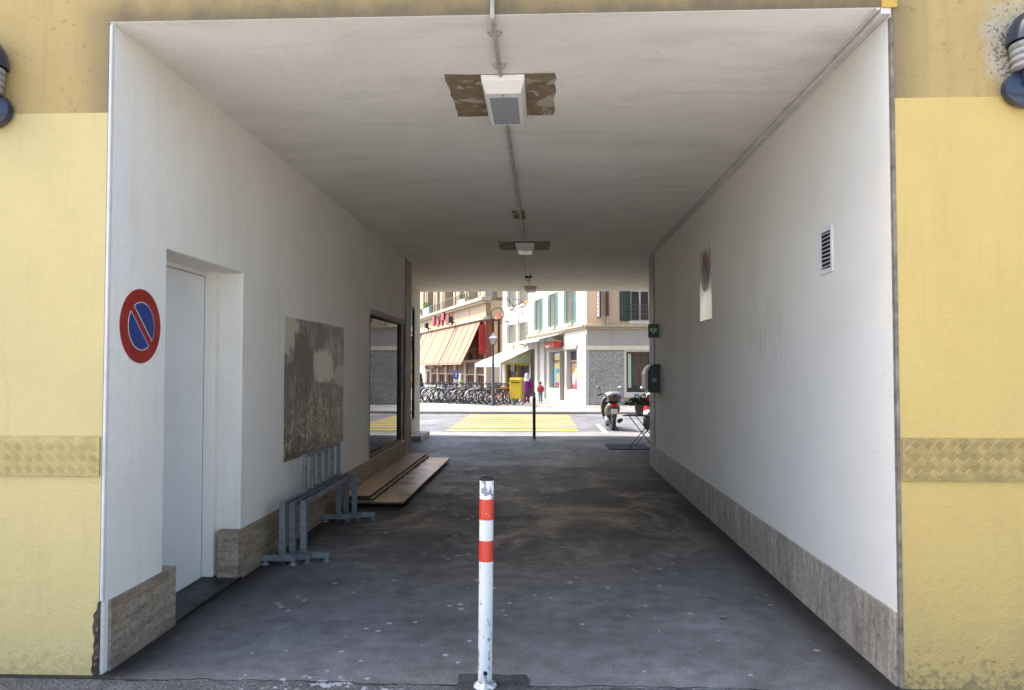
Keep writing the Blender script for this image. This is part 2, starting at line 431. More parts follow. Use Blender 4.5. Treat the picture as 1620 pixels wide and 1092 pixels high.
C['galv_dk'] = M('worn_galvanised_steel', (.17, .19, .205), .5, .4, var=.3, scale=14)
C['white_chip'] = m_chip('chipped_white_paint', (.62, .635, .63), (.22, .24, .25), .66, (0, .5, .15))
C['white_worn'] = m_chip('worn_white_band', (.74, .75, .75), (.20, .21, .22), .53)
C['red_band'] = m_chip('red_reflective_band', (.55, .04, .018), (.70, .66, .62), .69, None, .3)
C['steel_dk'] = M('dark_steel', (.045, .045, .05), .5, .5, var=.3)
C['black'] = M('black_plastic', (.018, .018, .02), .45, var=.2)
C['rubber'] = M('tyre_rubber', (.022, .022, .023), .8, var=.2)
C['sign_red'] = M('sign_red', (.30, .018, .012), .4, var=.15, scale=8)
C['sign_blue'] = M('sign_blue', (.012, .045, .20), .35, var=.15, scale=8)
C['sign_white'] = M('sign_white', (.72, .70, .72), .4, var=.1)
C['fade_red'] = M('faded_sign_red', (.36, .075, .05), .4, var=.25, scale=7)
C['fade_blue'] = M('faded_sign_blue', (.07, .075, .19), .4, var=.25, scale=7)
C['fade_bar'] = M('faded_sign_bar', (.32, .17, .14), .4, var=.25, scale=7)
C['plate_white'] = M('white_sign_plate', (.66, .62, .54), .22, .25, var=.12, scale=3)
C['lamp_white'] = M('white_lamp_body', (.74, .73, .70), .4, var=.05)
C['lens'] = M('frosted_lamp_lens', (.30, .31, .34), .18, var=.08, scale=3)
C['pipe'] = M('painted_conduit', (.40, .375, .335), .5, var=.25, scale=10)
C['pipe_y'] = M('ochre_pipe', (.42, .33, .17), .55, var=.25, scale=10)
C['navy'] = M('navy_enamel', (.018, .028, .055), .22, var=.3, scale=6)
C['ribgrey'] = M('ribbed_grey_plastic', (.33, .33, .33), .4, var=.2, scale=12)
C['kick_l'] = M('yellow_checker_plate', (.58, .46, .20), .42, .0, var=.12, scale=9)
C['kick_r'] = M('dull_ochre_checker_plate', (.52, .39, .145), .42, .0, var=.22, scale=9)
C['kick_l2'] = M('yellow_plate_ground', (.43, .335, .13), .5, var=.2, scale=14)
C['kick_r2'] = M('ochre_plate_ground', (.34, .25, .09), .5, var=.25, scale=14)
C['board'] = m_wood('shuttering_board', (.58, .36, .20), (.78, .54, .34), .42, 1, 1)
C['board_top'] = m_wood('glossy_board', (.58, .39, .22), (.78, .56, .35), .20, .6, 1)
C['board_edge'] = M('board_edge', (.06, .05, .03), .7, var=.3)
C['glass_show'] = m_glass('dark_shop_glass', (.012, .013, .014), 2.1, .0)
C['glass'] = m_glass('window_glass', (.03, .035, .04), 1.6, .02)
C['aed'] = M('dark_green_case', (.008, .04, .03), .35, var=.2)
C['aed_sign'] = M('green_sign', (.008, .075, .045), .4, var=.2)
C['aed_white'] = M('pale_case_front', (.62, .62, .58), .35, var=.08)
C['heart'] = M('pale_green_heart', (.30, .38, .27), .4, var=.1)
C['vent'] = M('white_grille', (.68, .69, .69), .5, var=.1)
C['void'] = M('dark_void', (.006, .006, .006), .9, var=.1)

def painting(name):
    m, t, p = nodes(name); v = coords(t)
    x, y, z = sep(t, v)
    u = mth(t, 'MULTIPLY', mth(t, 'SUBTRACT', y, 6.94), .476); w_ = mth(t, 'MULTIPLY', mth(t, 'SUBTRACT', z, .81), .72)
    wob = noise(t, v, 3.2, 6, .62, .6); wob2 = noise(t, coords(t, (1, 1, 1), (0, 0, 0), (3, 7, 1)), 4.5, 6, .65, .8)
    def disc(cu, cw, su, sw):
        a = mth(t, 'DIVIDE', mth(t, 'SUBTRACT', u, cu), su); b = mth(t, 'DIVIDE', mth(t, 'SUBTRACT', w_, cw), sw)
        d = mth(t, 'SQRT', mth(t, 'ADD', mth(t, 'MULTIPLY', a, a), mth(t, 'MULTIPLY', b, b)))
        return mth(t, 'ADD', d, mth(t, 'MULTIPLY', mth(t, 'SUBTRACT', wob, .5), 1.9))
    strk = noise(t, coords(t, (1, 4.2, 1.0), (-.55, 0, 0)), 2.4, 6, .68, 1.3)
    strk2 = noise(t, coords(t, (1, 1.0, 4.2), (-.75, 0, 0)), 2.6, 5, .68, 1.0)
    low = ramp(t, strk, [(.38, (.06, .042, .03)), (.49, (.15, .105, .07)), (.58, (.26, .20, .13)), (.67, (.46, .38, .26))])
    low = mix(t, ramp(t, strk2, [(.56, 0), (.61, .8)]), low, (.45, .38, .26))
    cloud = ramp(t, wob2, [(.36, (.085, .075, .07)), (.52, (.18, .165, .15)), (.64, (.34, .31, .27))])
    hz = mth(t, 'ADD', w_, mth(t, 'ADD', mth(t, 'MULTIPLY', mth(t, 'SUBTRACT', wob, .5), .7), mth(t, 'MULTIPLY', u, .12)))
    c = mix(t, ramp(t, hz, [(.52, 0), (.60, 1)]), low, cloud)
    c = mix(t, ramp(t, disc(.60, .66, .20, .17), [(.75, .95), (1.0, 0)]), c, (.62, .57, .43))
    c = mix(t, ramp(t, disc(.04, .92, .16, .22), [(.75, .9), (1.0, 0)]), c, (.52, .49, .36))
    c = mix(t, ramp(t, disc(.92, .58, .14, .10), [(.75, .8), (1.0, 0)]), c, (.50, .46, .36))
    c = mix(t, ramp(t, disc(.26, .62, .17, .34), [(.80, .92), (.95, 0)]), c, (.085, .05, .04))
    c = mix(t, ramp(t, disc(.02, .48, .12, .28), [(.80, .85), (.95, 0)]), c, (.075, .066, .06))
    c = mix(t, ramp(t, disc(.72, .42, .22, .12), [(.80, .7), (.95, 0)]), c, (.12, .08, .06))
    c = mix(t, ramp(t, noise(t, v, 18, 5, .75), [(.60, 0), (.72, .45)]), c, (.48, .43, .33))
    for rot_, sc_f, k_ in ((-.5, 2.3, .85), (.55, 2.8, .6)):
        fl = noise(t, coords(t, (1, 2.4, .8), (rot_, 0, 0), (0, k_*5, 0)), sc_f, 3, .6, .9)
        rd = mth(t, 'ABSOLUTE', mth(t, 'SUBTRACT', fl, .5))
        msk = mth(t, 'MULTIPLY', ramp(t, rd, [(.0, 1), (.012, .7), (.028, 0)]), ramp(t, hz, [(.45, 1), (.66, 0)]))
        c = mix(t, mth(t, 'MULTIPLY', msk, k_), c, (.50, .43, .31))
    rd2 = mth(t, 'ABSOLUTE', mth(t, 'SUBTRACT', noise(t, coords(t, (1, 1.4, 1.2), (-.8, 0, 0), (0, 2, 5)), 3.3, 4, .6, 1.2), .5))
    c = mix(t, mth(t, 'MULTIPLY', ramp(t, rd2, [(.0, .85), (.02, .6), (.05, 0)]), ramp(t, hz, [(.44, 1), (.58, 0)])), c, (.05, .035, .028))
    setc(t, p, c); p.inputs['Roughness'].default_value = .45
    bump(t, p, strk, .15, .003)
    return m
C['painting'] = painting('brown_storm_print')

# street colours
C['cream'] = m_plaster('cream_facade', (.50, .45, .36), (.42, .36, .27), .35, .2)
C['peach'] = m_plaster('peach_facade', (.58, .43, .30), (.46, .33, .22), .35, .2)
C['buff'] = m_plaster('buff_facade', (.40, .30, .19), (.32, .23, .14), .4, .2)
C['orange_wall'] = m_plaster('orange_facade', (.52, .36, .20), (.40, .26, .13), .4, .2)
C['white_wall2'] = m_plaster('off_white_facade', (.46, .45, .41), (.38, .36, .32), .3, .2)
C['pink_wall'] = m_plaster('pinkish_facade', (.50, .37, .29), (.42, .31, .24), .3, .2)
C['moulding'] = M('pale_moulding', (.44, .37, .26), .7, var=.12, scale=4)
C['beam'] = m_plaster('grey_concrete_band', (.34, .31, .28), (.25, .23, .21), .5, .3)
C['pebble'] = m_pebble('grey_pebble_dash', ((.17, .17, .16), (.26, .255, .245), (.40, .39, .37)), 26)
C['wstrip'] = M('cream_strip', (.62, .56, .44), .6, var=.06)
C['teal'] = M('teal_shutter', (.07, .19, .175), .6, var=.2, scale=8)
C['greenshut'] = M('dark_green_shutter', (.012, .055, .045), .5, var=.2, scale=8)
C['frame_w'] = M('white_window_frame', (.52, .49, .43), .5, var=.06)
C['frame_br'] = M('brown_window_frame', (.16, .10, .06), .5, var=.15)
C['awn'] = m_stripes('orange_awning_cloth', (.32, .16, .10), (.35, .18, .115), .8, 0, .12)
C['awn_w'] = M('white_awning_cloth', (.50, .49, .45), .8, var=.06)
C['awn_y'] = M('yellow_awning_trim', (.50, .31, .05), .6, var=.1)
C['red_sign'] = M('red_shop_sign', (.55, .03, .025), .4, var=.1)
C['maroon'] = M('maroon_letters', (.25, .025, .05), .45, var=.1)
C['redbrown'] = M('red_brown_joinery', (.22, .055, .03), .5, var=.2)
C['redcloth'] = M('red_curtain', (.42, .025, .018), .8, var=.25, scale=3, stretch=(6, 6, 1))
C['dkred'] = M('dark_red_panel', (.075, .018, .014), .5, var=.2)
C['brownwood'] = M('brown_joinery', (.20, .10, .045), .5, var=.2)
C['dim'] = M('dim_interior', (.05, .04, .03), .7, var=.5, scale=2.5)
C['curtain'] = M('shop_curtain', (.11, .09, .055), .8, var=.5, scale=4, stretch=(9, 9, .6))
C['pinkish_pane'] = M('reflection_tint_pane', (.26, .22, .22), .35, var=.3, scale=3, stretch=(8, 8, 1))  # pinkish reflection in the glass, painted as the pane's own colour
C['taupe'] = M('taupe_shutter', (.24, .22, .16), .6, var=.2, scale=8)
C['mint'] = M('mint_strip', (.42, .60, .47), .5, var=.05)
C['violet'] = M('violet_window_print', (.05, .03, .09), .5, var=.4, scale=4)
C['postyellow'] = M('postbox_yellow', (.52, .37, .012), .4, var=.06)
C['lamp_grey'] = M('lamp_post_paint', (.05, .062, .072), .4, .2, var=.15)
C['lampglass'] = M('frosted_lantern_glass', (.40, .39, .36), .3, var=.1)
C['iron'] = M('wrought_iron', (.03, .03, .035), .5, .4, var=.2)
C['iron_grey'] = M('pale_wrought_iron', (.16, .155, .14), .5, .3, var=.2)
C['gold'] = M('gilt_figure', (.55, .36, .10), .4, .4, var=.15)
C['coral'] = M('coral_figure', (.62, .22, .13), .5, var=.2)
C['leaf'] = M('green_leaves', (.11, .24, .05), .7, var=.4, scale=9)
C['conifer'] = M('dark_conifer_leaves', (.022, .06, .02), .8, var=.4, scale=9)
C['planter'] = M('pale_blue_planter', (.28, .40, .41), .6, var=.08)
C['pot'] = M('grey_plant_pot', (.55, .54, .50), .6, var=.15)
C['mat'] = M('dark_blue_mat', (.03, .035, .06), .9, var=.2, scale=12, bmp=.4)
C['kerb'] = M('granite_kerb', (.30, .29, .28), .7, var=.2, scale=10, bmp=.3)
C['purple'] = M('purple_tunic', (.20, .012, .17), .85, var=.45, scale=14, col2=(.035, .003, .04))
C['plum'] = M('plum_skirt', (.12, .035, .10), .85, var=.3)
C['magenta'] = M('magenta_trousers', (.42, .05, .24), .85, var=.3)
C['scarf'] = M('white_headscarf', (.46, .43, .46), .8, var=.15, scale=9)
C['skin'] = M('skin', (.42, .25, .17), .55, var=.08)
C['hair'] = M('dark_hair', (.015, .011, .009), .6, var=.3)
C['jeans'] = M('pale_jeans', (.24, .33, .42), .85, var=.2)
C['navytop'] = M('navy_top', (.03, .05, .09), .85, var=.2)
C['redbag'] = M('red_backpack', (.50, .02, .035), .6, var=.15)
C['silver'] = M('silver_paint', (.30, .31, .32), .32, .5, var=.15)
C['pewter'] = M('brownish_grey_paint', (.085, .075, .068), .35, .3, var=.15)
C['chrome'] = M('bright_metal', (.55, .55, .56), .2, .9, var=.1)
C['rimgrey'] = M('dull_bike_rim', (.16, .16, .165), .4, .4, var=.2)
C['redlens'] = M('red_lens', (.60, .015, .01), .15, var=.1)
C['redpaint'] = M('red_paint', (.55, .02, .03), .3, var=.1)
C['bluesign'] = M('blue_sign', (.03, .09, .33), .4, var=.1)
C['palegreen'] = M('pale_green_cloth', (.42, .47, .30), .8, var=.15)

# ------------------------------------------------------------------ the ground
def sheet(name, mt, x0, y0, x1, y1, z, th=.02):
    o = MB().box(x0, y0, z-th, x1, y1, z).build(name, mt); return tag(o, kind='structure')
XL, XR, YF, YE, ZC = -2.44, 1.91, 4.07, 18.9, 3.67
KN, KF = 19.75, 29.2
sheet('ground', C['patch'], -300, -300, 300, 400, -.14)
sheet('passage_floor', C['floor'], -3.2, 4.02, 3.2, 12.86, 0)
sheet('front_pavement', C['front'], -40, 2.6, 40, 4.02, -.004)
sheet('unseen_bounce_paving', C['court'], -60, -60, 60, 2.6, -.006)  # unseen ground behind the camera, lightened to bounce sunlight inwards
sheet('apron_paving', C['apron'], -3.2, 12.86, 3.2, 18.72, -.003)
sheet('near_sidewalk', C['pave'], -60, 18.72, 60, KN-.14, -.001, .1)
tag(MB().box(-60, KN-.14, -.12, 60, KN, .002).build('near_kerb', C['kerb'], bevel=.015), kind='structure')
sheet('road', C['road'], -60, KN, 60, KF, -.10)
tag(MB().box(-60, KF, -.12, 60, KF+.15, .003).build('far_kerb', C['kerb'], bevel=.015), kind='structure')
sheet('plaza_paving', C['pave'], -80, KF+.15, 60, 200, 0, .1)
pp = [(-.47, 3.86), (-.06, 3.85), (-.075, 3.98), (-.06, 4.07), (-.085, 4.16), (-.2, 4.145), (-.33, 4.165), (-.46, 4.15), (-.45, 4.03), (-.475, 3.95)]
tag(MB().prism(pp, .001, .0035, lambda a, b, h: (a, b, h)).build('asphalt_patch', C['patch']), kind='structure')
cr = MB(); x = -2.4; pts = []
while x < 1.9: pts.append((x, 4.02+.012*math.sin(x*3)+random.uniform(-.012, .012))); x += random.uniform(.03, .09)
for (a, b), (c, d) in zip(pts, pts[1:]):
    w1 = random.uniform(.001, .006); cr.quad((a, b-w1, .0012), (c, d-w1, .0012), (c, d+w1, .0012), (a, b+w1, .0012))
tag(cr.build('pavement_crack', C['void']), kind='structure')
for x_, r_, a0, a1 in ((-1.9, 2.6, -.2, .9), (-.35, 2.5, -.3, .8), (-2.6, 2.0, -.1, .8)):
    tm = MB(); n_ = 26
    for i in range(n_):
        A0_, A1_ = a0+(a1-a0)*i/n_, a0+(a1-a0)*(i+1)/n_
        tm.quad(*[(x_+q_*math.cos(g_), 14.6+q_*1.5*math.sin(g_), -.0015) for q_, g_ in ((r_, A0_), (r_+.06, A0_), (r_+.06, A1_), (r_, A1_))])
    tag(tm.build('tyre_mark', C['tyre_mark']), kind='structure')
# zebra crossing: nine separate painted bars on the road
for i in range(9):
    y = 20.35+i*.985
    sheet('crossing_stripe', C['yline'], -2.76, y, 1.08, y+.47, -.096, .003)
mk = MB()
mk.box(1.75, 20.55, -.098, 1.87, 24, -.096); mk.box(1.87, 20.55, -.0985, 6, 20.67, -.096)
tag(mk.build('parking_line', C['wline']), kind='structure')
# drain joint where the asphalt meets the apron
tag(MB().box(-2.42, 12.80, -.01, 1.9, 12.93, .002).build('paving_joint', C['apron']), kind='structure')

# ------------------------------------------------------------------ the building with the passage
bld = thing('passage_building', 'yellow rendered building with a white vaultless drive-through passage framing the view', 'building', (0, 0, 0))
def facade_part(name, mt, poly):
    m = MB(); m.prism(poly, YF-.012, YF+.3, lambda a, b, h: (a, h, b)); return m.build(name, mt, bld)
facade_part('yellow_wall', C['facade_l'], [(-9, -.1), (-2.455, -.1), (-2.455, ZC+.002), (-.3, ZC+.002), (-.3, 20), (-9, 20)])
facade_part('yellow_wall', C['facade_r'], [(-.3, ZC+.002), (1.920, ZC+.002), (1.920, -.1), (9, -.1), (9, 20), (-.3, 20)])
B('upper_storeys', C['facade_l'], bld, -14, YF+.31, 3.95, 14, 18.62, 20)
# left wall with the door niche and the display window opening
DX = -2.72
lw = MB()
def wl(y0, y1, z0, z1, x0=-3.1, x1=XL): lw.box(x0, y0, z0, x1, y1, z1)
NY0, NY1, NZ = 4.72, 5.95, 2.48
WY0, WY1, WZ0, WZ1 = 10.43, 12.99, .44, 2.50
YLE = 13.15
prof = [(YF, -.02), (NY0, -.02), (NY0, NZ), (NY1, NZ), (NY1, -.02), (WY0, -.02), (WY0, -.02)]
lw.prism([(YF, -.02), (NY0, -.02), (NY0, NZ), (NY1, NZ), (NY1, -.02), (YLE, -.02), (YLE, WZ0), (WY0, WZ0), (WY0, WZ1), (YLE, WZ1), (YLE, ZC+.05), (YF, ZC+.05)], -3.05, XL, lambda a, b, h: (h, a, b))
lw.build('passage_wall', C['wall'], bld, bevel=.012)
B('wall_backing', C['void'], bld, -3.2, 10.2, 0, -3.06, 13.4, 2.8)
dr = B('door', C['door'], bld, DX-.05, NY0-.05, .03, DX, NY1-.085, 2.44)
B('door_frame', C['wall'], bld, DX-.05, NY1-.08, .03, DX+.09, NY1+.05, NZ+.02, bevel=.006)
B('door_head', C['wall'], bld, DX-.06, NY0-.05, 2.445, DX+.02, NY1-.082, NZ+.03)
B('door_gap', C['void'], bld, DX-.05, NY1-.0849, .03, DX+.001, NY1-.0801, 2.44)
B('threshold', C['steel_dk'], bld, DX-.05, NY0-.01, -.01, XL+.015, NY1+.01, .025, bevel=.004)
# right wall
rw = MB().box(XR, YF, -.02, XR+.5, 12.5, ZC+.05)
rw.build('passage_wall', C['wall_r'], bld, bevel=.008)
# plinths: stone slabs with joints
def slab_row(x0, x1, y0, y1, z1, n, mt):
    L = (y1-y0)/n
    for i in range(n):
        B('stone_plinth', mt, bld, x0, y0+i*L+.0015, -.02, x1, y0+(i+1)*L-.0015, z1, bevel=.004)
slab_row(-2.60, XL+.016, YF+.05, 4.87, .392, 1, C['trav'])
slab_row(-2.60, XL+.014, 5.88, YLE, .398, 5, C['trav'])
slab_row(XR-.014, XR+.1, YF+.02, 12.5, .388, 6, C['trav_v'])
# broken corner behind the left plinth
def rag(x0, pts): return [(x0, 0)]+[(x0-w_, z) for z, w_ in pts]+[(x0, pts[-1][0]+.01)]
edge_ = [(.0, .034), (.03, .046), (.06, .038), (.10, .041), (.13, .030), (.165, .034), (.20, .027), (.23, .036), (.27, .040), (.30, .033), (.335, .036), (.36, .018), (.40, .012)]
MB().prism(rag(-2.449, edge_), YF-.0145, YF-.008, lambda a, b, h: (a, h, b)).build('broken_corner', C['broken'], bld)
for z, w_, r_ in ((.05, .022, .014), (.10, .02, .012), (.16, .015, .011), (.25, .018, .010), (.31, .02, .009)):
    MB().blob((-2.446-w_, YF-.012, z), (r_, .008, r_*1.4), 8, 6, .35).build('loose_render', C['rubble'], bld)
# travertine wall ends
B('stone_pilaster', C['trav_v'], bld, -3.1, YLE+.01, -.02, XL+.02, 13.72, ZC+.02, bevel=.006)
B('stone_pilaster', C['trav_v'], bld, XR-.012, 12.53, -.02, XR+.6, 13.06, ZC+.02, bevel=.006)
B('shadow_gap', C['void'], bld, XR+.004, 12.495, 0, XR+.4, 12.535, ZC)
B('shadow_gap', C['void'], bld, -3.0, YLE-.004, 0, XL-.004, YLE+.012, ZC)
# ceiling
cl = MB().box(-3.6, YF-.011, ZC, 3.6, YE, ZC+.26)
cl.build('ceiling', C['ceil'], bld)
# rear walls beyond the wall ends
B('rear_wall', C['stone_light'], bld, -14, 13.73, -.05, -3.1, 18.85, 20)
B('rear_wall', C['stone_light'], bld, 3.1, 13.07, -.05, 14, 18.85, 20)
B('stone_step', C['stone_light'], bld, -3.12, 17.2, -.02, -2.80, 18.6, .12, bevel=.006)
# display window
win = MB().prism([(-2.52, WY0+.005), (-2.484, WY1-.13), (-2.60, WY1-.13), (-2.60, WY0+.005)], WZ0+.015, WZ1-.015, lambda a, b, h: (a, b, h)).build('display_window', C['glass_show'], bld)
B('window_post', C['steel_dk'], win, -2.60, WY1-.128, WZ0, XL-.005, WY1+.10, WZ1-.002, bevel=.004)
B('window_sill', C['steel_dk'], win, -2.50, WY0+.006, WZ0-.03, XL+.004, WY1-.13, WZ0+.025, bevel=.004)
B('window_head', C['trim_grey'], win, -2.50, WY0-.02, WZ1-.03, XL+.03, WY1+.06, WZ1+.05, bevel=.008)
B('window_edge', C['trim_grey'], win, -2.52, WY0-.003, WZ0, XL+.008, WY0+.03, WZ1-.03, bevel=.004)
# showcase on the rear left wall
sc = B('wall_showcase', C['glass_show'], bld, -3.11, 17.18, .52, -3.075, 17.68, 3.12)
fr = MB()
for b in ((17.12, .46, 17.18, 3.18), (17.68, .46, 17.75, 3.18)): fr.box(-3.11, b[0], b[1], -3.045, b[2], b[3])
fr.box(-3.11, 17.18, 3.12, -3.045, 17.68, 3.18); fr.box(-3.11, 17.18, .46, -3.045, 17.68, .52)
fr.build('showcase_frame', C['steel_dk'], sc, bevel=.01)
B('cable_duct', C['steel_dk'], bld, -3.11, 17.40, .12, -3.07, 17.48, .45)
# bare patches and corner trunking on the ceiling
def patch(x0, y0, x1, y1):
    n = 9; pts = []
    rnd = lambda: random.uniform(-.008, .008)
    for i in range(n): pts.append((x0+(x1-x0)*i/n, y0+rnd()))
    for i in range(n): pts.append((x1+rnd(), y0+(y1-y0)*i/n))
    for i in range(n): pts.append((x1-(x1-x0)*i/n, y1+rnd()))
    for i in range(n): pts.append((x0+rnd(), y1-(y1-y0)*i/n))
    MB().prism(pts, ZC-.003, ZC+.01, lambda a, b, h: (a, b, h)).build('bare_patch', C['bare'], bld)
patch(-.645, 4.88, .10, 5.70); patch(-.67, 11.42, .14, 12.25); patch(-.36, 9.15, -.2, 9.7)
tk = MB().box(XR-.052, YF-.018, ZC-.036, XR+.001, 12.6, ZC+.002)
tk.box(XR-.075, YF-.016, ZC-.012, XR-.056, 12.6, ZC+.001)
tk.build('corner_trunking', C['trunk'], bld, bevel=.004)
B('corner_bead', C['bead'], bld, XR-.003, YF-.016, .0, XR+.013, YF+.02, ZC-.05, bevel=.003)
B('corner_bead', C['bead_w'], bld, XL-.016, YF-.010, .40, XL+.003, YF+.02, ZC-.01, bevel=.006)

B('trunking_end', C['awn_y'], bld, XR-.05, YF-.03, ZC-.005, XR+.03, YF-.011, ZC+.05, bevel=.004)

# ------------------------------------------------------------------ fittings in the passage
cdt = thing('ceiling_conduit', 'thin painted cable pipe running along the middle of the passage ceiling between the lamps', 'pipe', (-.268, YF, ZC-.016))
m = MB()
m.tube([(0, -.03, .6), (0, -.03, .03), (0, -.02, 0), (0, 0, -.004), (0, .80, 0)], .013, 10)
m.tube([(0, 1.55, 0), (0.012, 7.4, 0)], .013, 10); m.tube([(0.012, 8.1, 0), (-.005, 13.6, 0)], .013, 10)
m.build('conduit_tube', C['pipe'], cdt, smooth=True)
for y in (.18, .64, 3.2, 5.1, 6.4, 9.2, 10.0, 12.4):
    m = MB(); m.cbox((0, y, .010), (.085, .022, .014)); m.tube([(-.026, y-.01, -.006), (-.026, y+.01, -.006)], .009, 8); m.tube([(.026, y-.01, -.006), (.026, y+.01, -.006)], .009, 8)
    m.cbox((0, y, -.008), (.034, .02, .014))
    m.build('pipe_clamp', C['pipe'], cdt)
m = MB(); m.lathe([(.075, .014), (.08, -.02), (.06, -.035), (0, -.036)], (0, 11.65, 0), 16); m.build('junction_box', C['steel_dk'], cdt, smooth=True)
m = MB(); m.lathe([(.020, 0), (.024, .03), (.024, .26), (.018, .29)], (0, -.03, .22), 12); m.build('pipe_sleeve', C['pipe_y'], cdt, smooth=True)

def ceiling_lamp(y, label, L=.80):
    t = thing('ceiling_lamp', label, 'lamp', (-.255, y, ZC-.004), 0, 'rectangular ceiling lamps of the passage')
    W = .148
    m = MB()
    a = [(-W, 0, 0), (W, 0, 0), (W, L, 0), (-W, L, 0)]
    b = [(-W+.004, .02, -.035), (W-.004, .02, -.035), (W-.004, L-.015, -.035), (-W+.004, L-.015, -.035)]
    c = [(-W+.028, .085, -.10), (W-.028, .085, -.10), (W-.028, L-.045, -.10), (-W+.028, L-.045, -.10)]
    m.add(a+b+c, [(0, 1, 5, 4), (1, 2, 6, 5), (2, 3, 7, 6), (3, 0, 4, 7), (4, 5, 9, 8), (5, 6, 10, 9), (6, 7, 11, 10), (7, 4, 8, 11), (8, 9, 10, 11), (0, 3, 2, 1)])
    m.build('lamp_housing', C['lamp_white'], t, bevel=.006)
    B('lamp_lens', C['lens'], t, -W+.05, .15, -.104, W-.05, L-.095, -.098, bevel=.002)
    for yy in (.117, L-.07):
        MB().lathe([(.006, 0), (.006, -.004), (0, -.004)], (0, yy, -.10), 8).build('screw', C['steel_dk'], t)
    return t
ceiling_lamp(4.88, 'white ceiling lamp with grey lens, nearest of the passage, between two bare brown patches')
ceiling_lamp(11.52, 'white ceiling lamp halfway down the passage, a dull brown patch beside it', .62)
ceiling_lamp(17.65, 'small far ceiling lamp at the street end of the passage above the crossing', .62)

def segs(r, d0, n=26):
    """two circle segments of radius r beyond a diagonal band of half width d0"""
    out = []
    a0 = math.asin(d0/r)
    for sgn in (1, -1):
        pts = []
        for i in range(n+1):
            a = a0+(PI-2*a0)*i/n
            x, y = r*math.cos(a), sgn*r*math.sin(a)
            pts.append((x, y))
        out.append(pts)
    return out
def rot2(p, a): return (p[0]*math.cos(a)-p[1]*math.sin(a), p[0]*math.sin(a)+p[1]*math.cos(a))
def circ(r, n=48, c=(0, 0)): return [(c[0]+r*math.cos(2*PI*i/n), c[1]+r*math.sin(2*PI*i/n)) for i in range(n)]
sg = thing('no_parking_sign', 'round red and blue no parking disc on the white wall before the door niche', 'sign', (XL, 4.41, 1.957))
f = lambda a, b, h: (h, a, b)
MB().prism(circ(.226), .0, .006, f).build('sign_disc', C['sign_red'], sg)
wh = MB(); bl = MB()
for ps in segs(.148, .022): wh.prism([rot2(p, R(-45)) for p in ps], .0065, .0075, f)
for ps in segs(.143, .027): bl.prism([rot2(p, R(-45)) for p in ps], .0078, .0088, f)
wh.build('white_outline', C['sign_white'], sg); bl.build('blue_field', C['sign_blue'], sg)
MB().lathe([(.008, 0), (.008, .004), (0, .006)], (0.0085, -.075, .095), 10, Matrix.Rotation(PI/2, 3, 'Y')).build('rivet', C['chrome'], sg)
sg = thing('no_parking_plate', 'tall white plate with a faded no parking disc on the right passage wall', 'sign', (XR, 8.615, 2.66))
f = lambda a, b, h: (-h, -a, b)
MB().prism([(-.30, -.40), (.30, -.40), (.30, .42), (-.30, .42)], .002, .008, f).build('sign_plate', C['plate_white'], sg)
cc = (0, .15)
MB().prism(circ(.225, c=cc), .0085, .0095, f).build('sign_disc', C['fade_red'], sg)
MB().prism(circ(.150, c=cc), .0098, .0108, f).build('blue_field', C['fade_blue'], sg)
MB().prism([(rot2(p, R(-45))[0]+cc[0], rot2(p, R(-45))[1]+cc[1]) for p in ((-.145, -.018), (.145, -.018), (.145, .018), (-.145, .018))], .011, .012, f).build('red_bar', C['fade_bar'], sg)

vt = thing('vent_grille', 'small white louvred vent grille high on the right passage wall', 'vent', (XR, 5.0, 2.49))
m = MB(); h = .125; wd = .105
m.box(-.012, -wd, -h-.03, .01, wd, -h); m.box(-.012, -wd, h, .01, wd, h+.03); m.box(-.012, -wd, -h, .01, -wd+.02, h); m.box(-.012, wd-.02, -h, .01, wd, h)
m.build('grille_frame', C['vent'], vt, bevel=.002)
B('dark_opening', C['void'], vt, -.002, -wd+.02, -h, .004, wd-.02, h)
m = MB()
for i in range(9):
    z = -h+.016+i*.0275
    m.cbox((-.007, random.uniform(-.002, .002), z), (.012, 2*wd-.04, .004), Matrix.Rotation(R(-35), 3, 'Y') @ Matrix.Rotation(R(random.uniform(-2, 2)), 3, 'X'))
m.build('louvre', C['vent'], vt)

# checker plates
def checker(name, label, mt, mt2, x0, x1, z0, z1):
    t = thing(name, label, 'plate', (0, YF-.012, 0), 0, 'checker plate strips on the facade')
    B('plate_sheet', mt2, t, x0, -.012, z0, x1, -.002, z1, bevel=.002)
    m = MB(); P = .0616
    nx = int((x1-x0)/P)+1; nz = int((z1-z0)/P)+1
    for i in range(2*nx+1):
        for j in range(2*nz+1):
            if (i+j) % 2: continue
            cx = x0+.01+i*P/2; cz = z0+.012+j*P/2
            a = R(45) if i % 2 else R(-45)
            for k in range(-2, 3):
                X, Z = cx-math.sin(a)*k*.0084, cz+math.cos(a)*k*.0084
                dx, dz = math.cos(a)*.0185, math.sin(a)*.0185
                if not (x0+.004 < X-abs(dx) and X+abs(dx) < x1-.004 and z0+.004 < Z-abs(dz) and Z+abs(dz) < z1-.004): continue
                px, pz = -math.sin(a)*.0027, math.cos(a)*.0027
                m.add([(X-dx-px, -.0115, Z-dz-pz), (X+dx-px, -.0115, Z+dz-pz), (X+dx+px, -.0115, Z+dz+pz), (X-dx+px, -.0115, Z-dz+pz),
                       (X-dx*.8, -.0160, Z-dz*.8), (X+dx*.8, -.0160, Z+dz*.8)],
                      [(0, 1, 5, 4), (2, 3, 4, 5), (1, 2, 5), (3, 0, 4)])
    m.build('tread_pattern', mt, t)
    return t
checker('checker_plate', 'pale yellow checker plate strip on the wall left of the passage', C['kick_l'], C['kick_l2'], -4.2, -2.462, 1.098, 1.318)
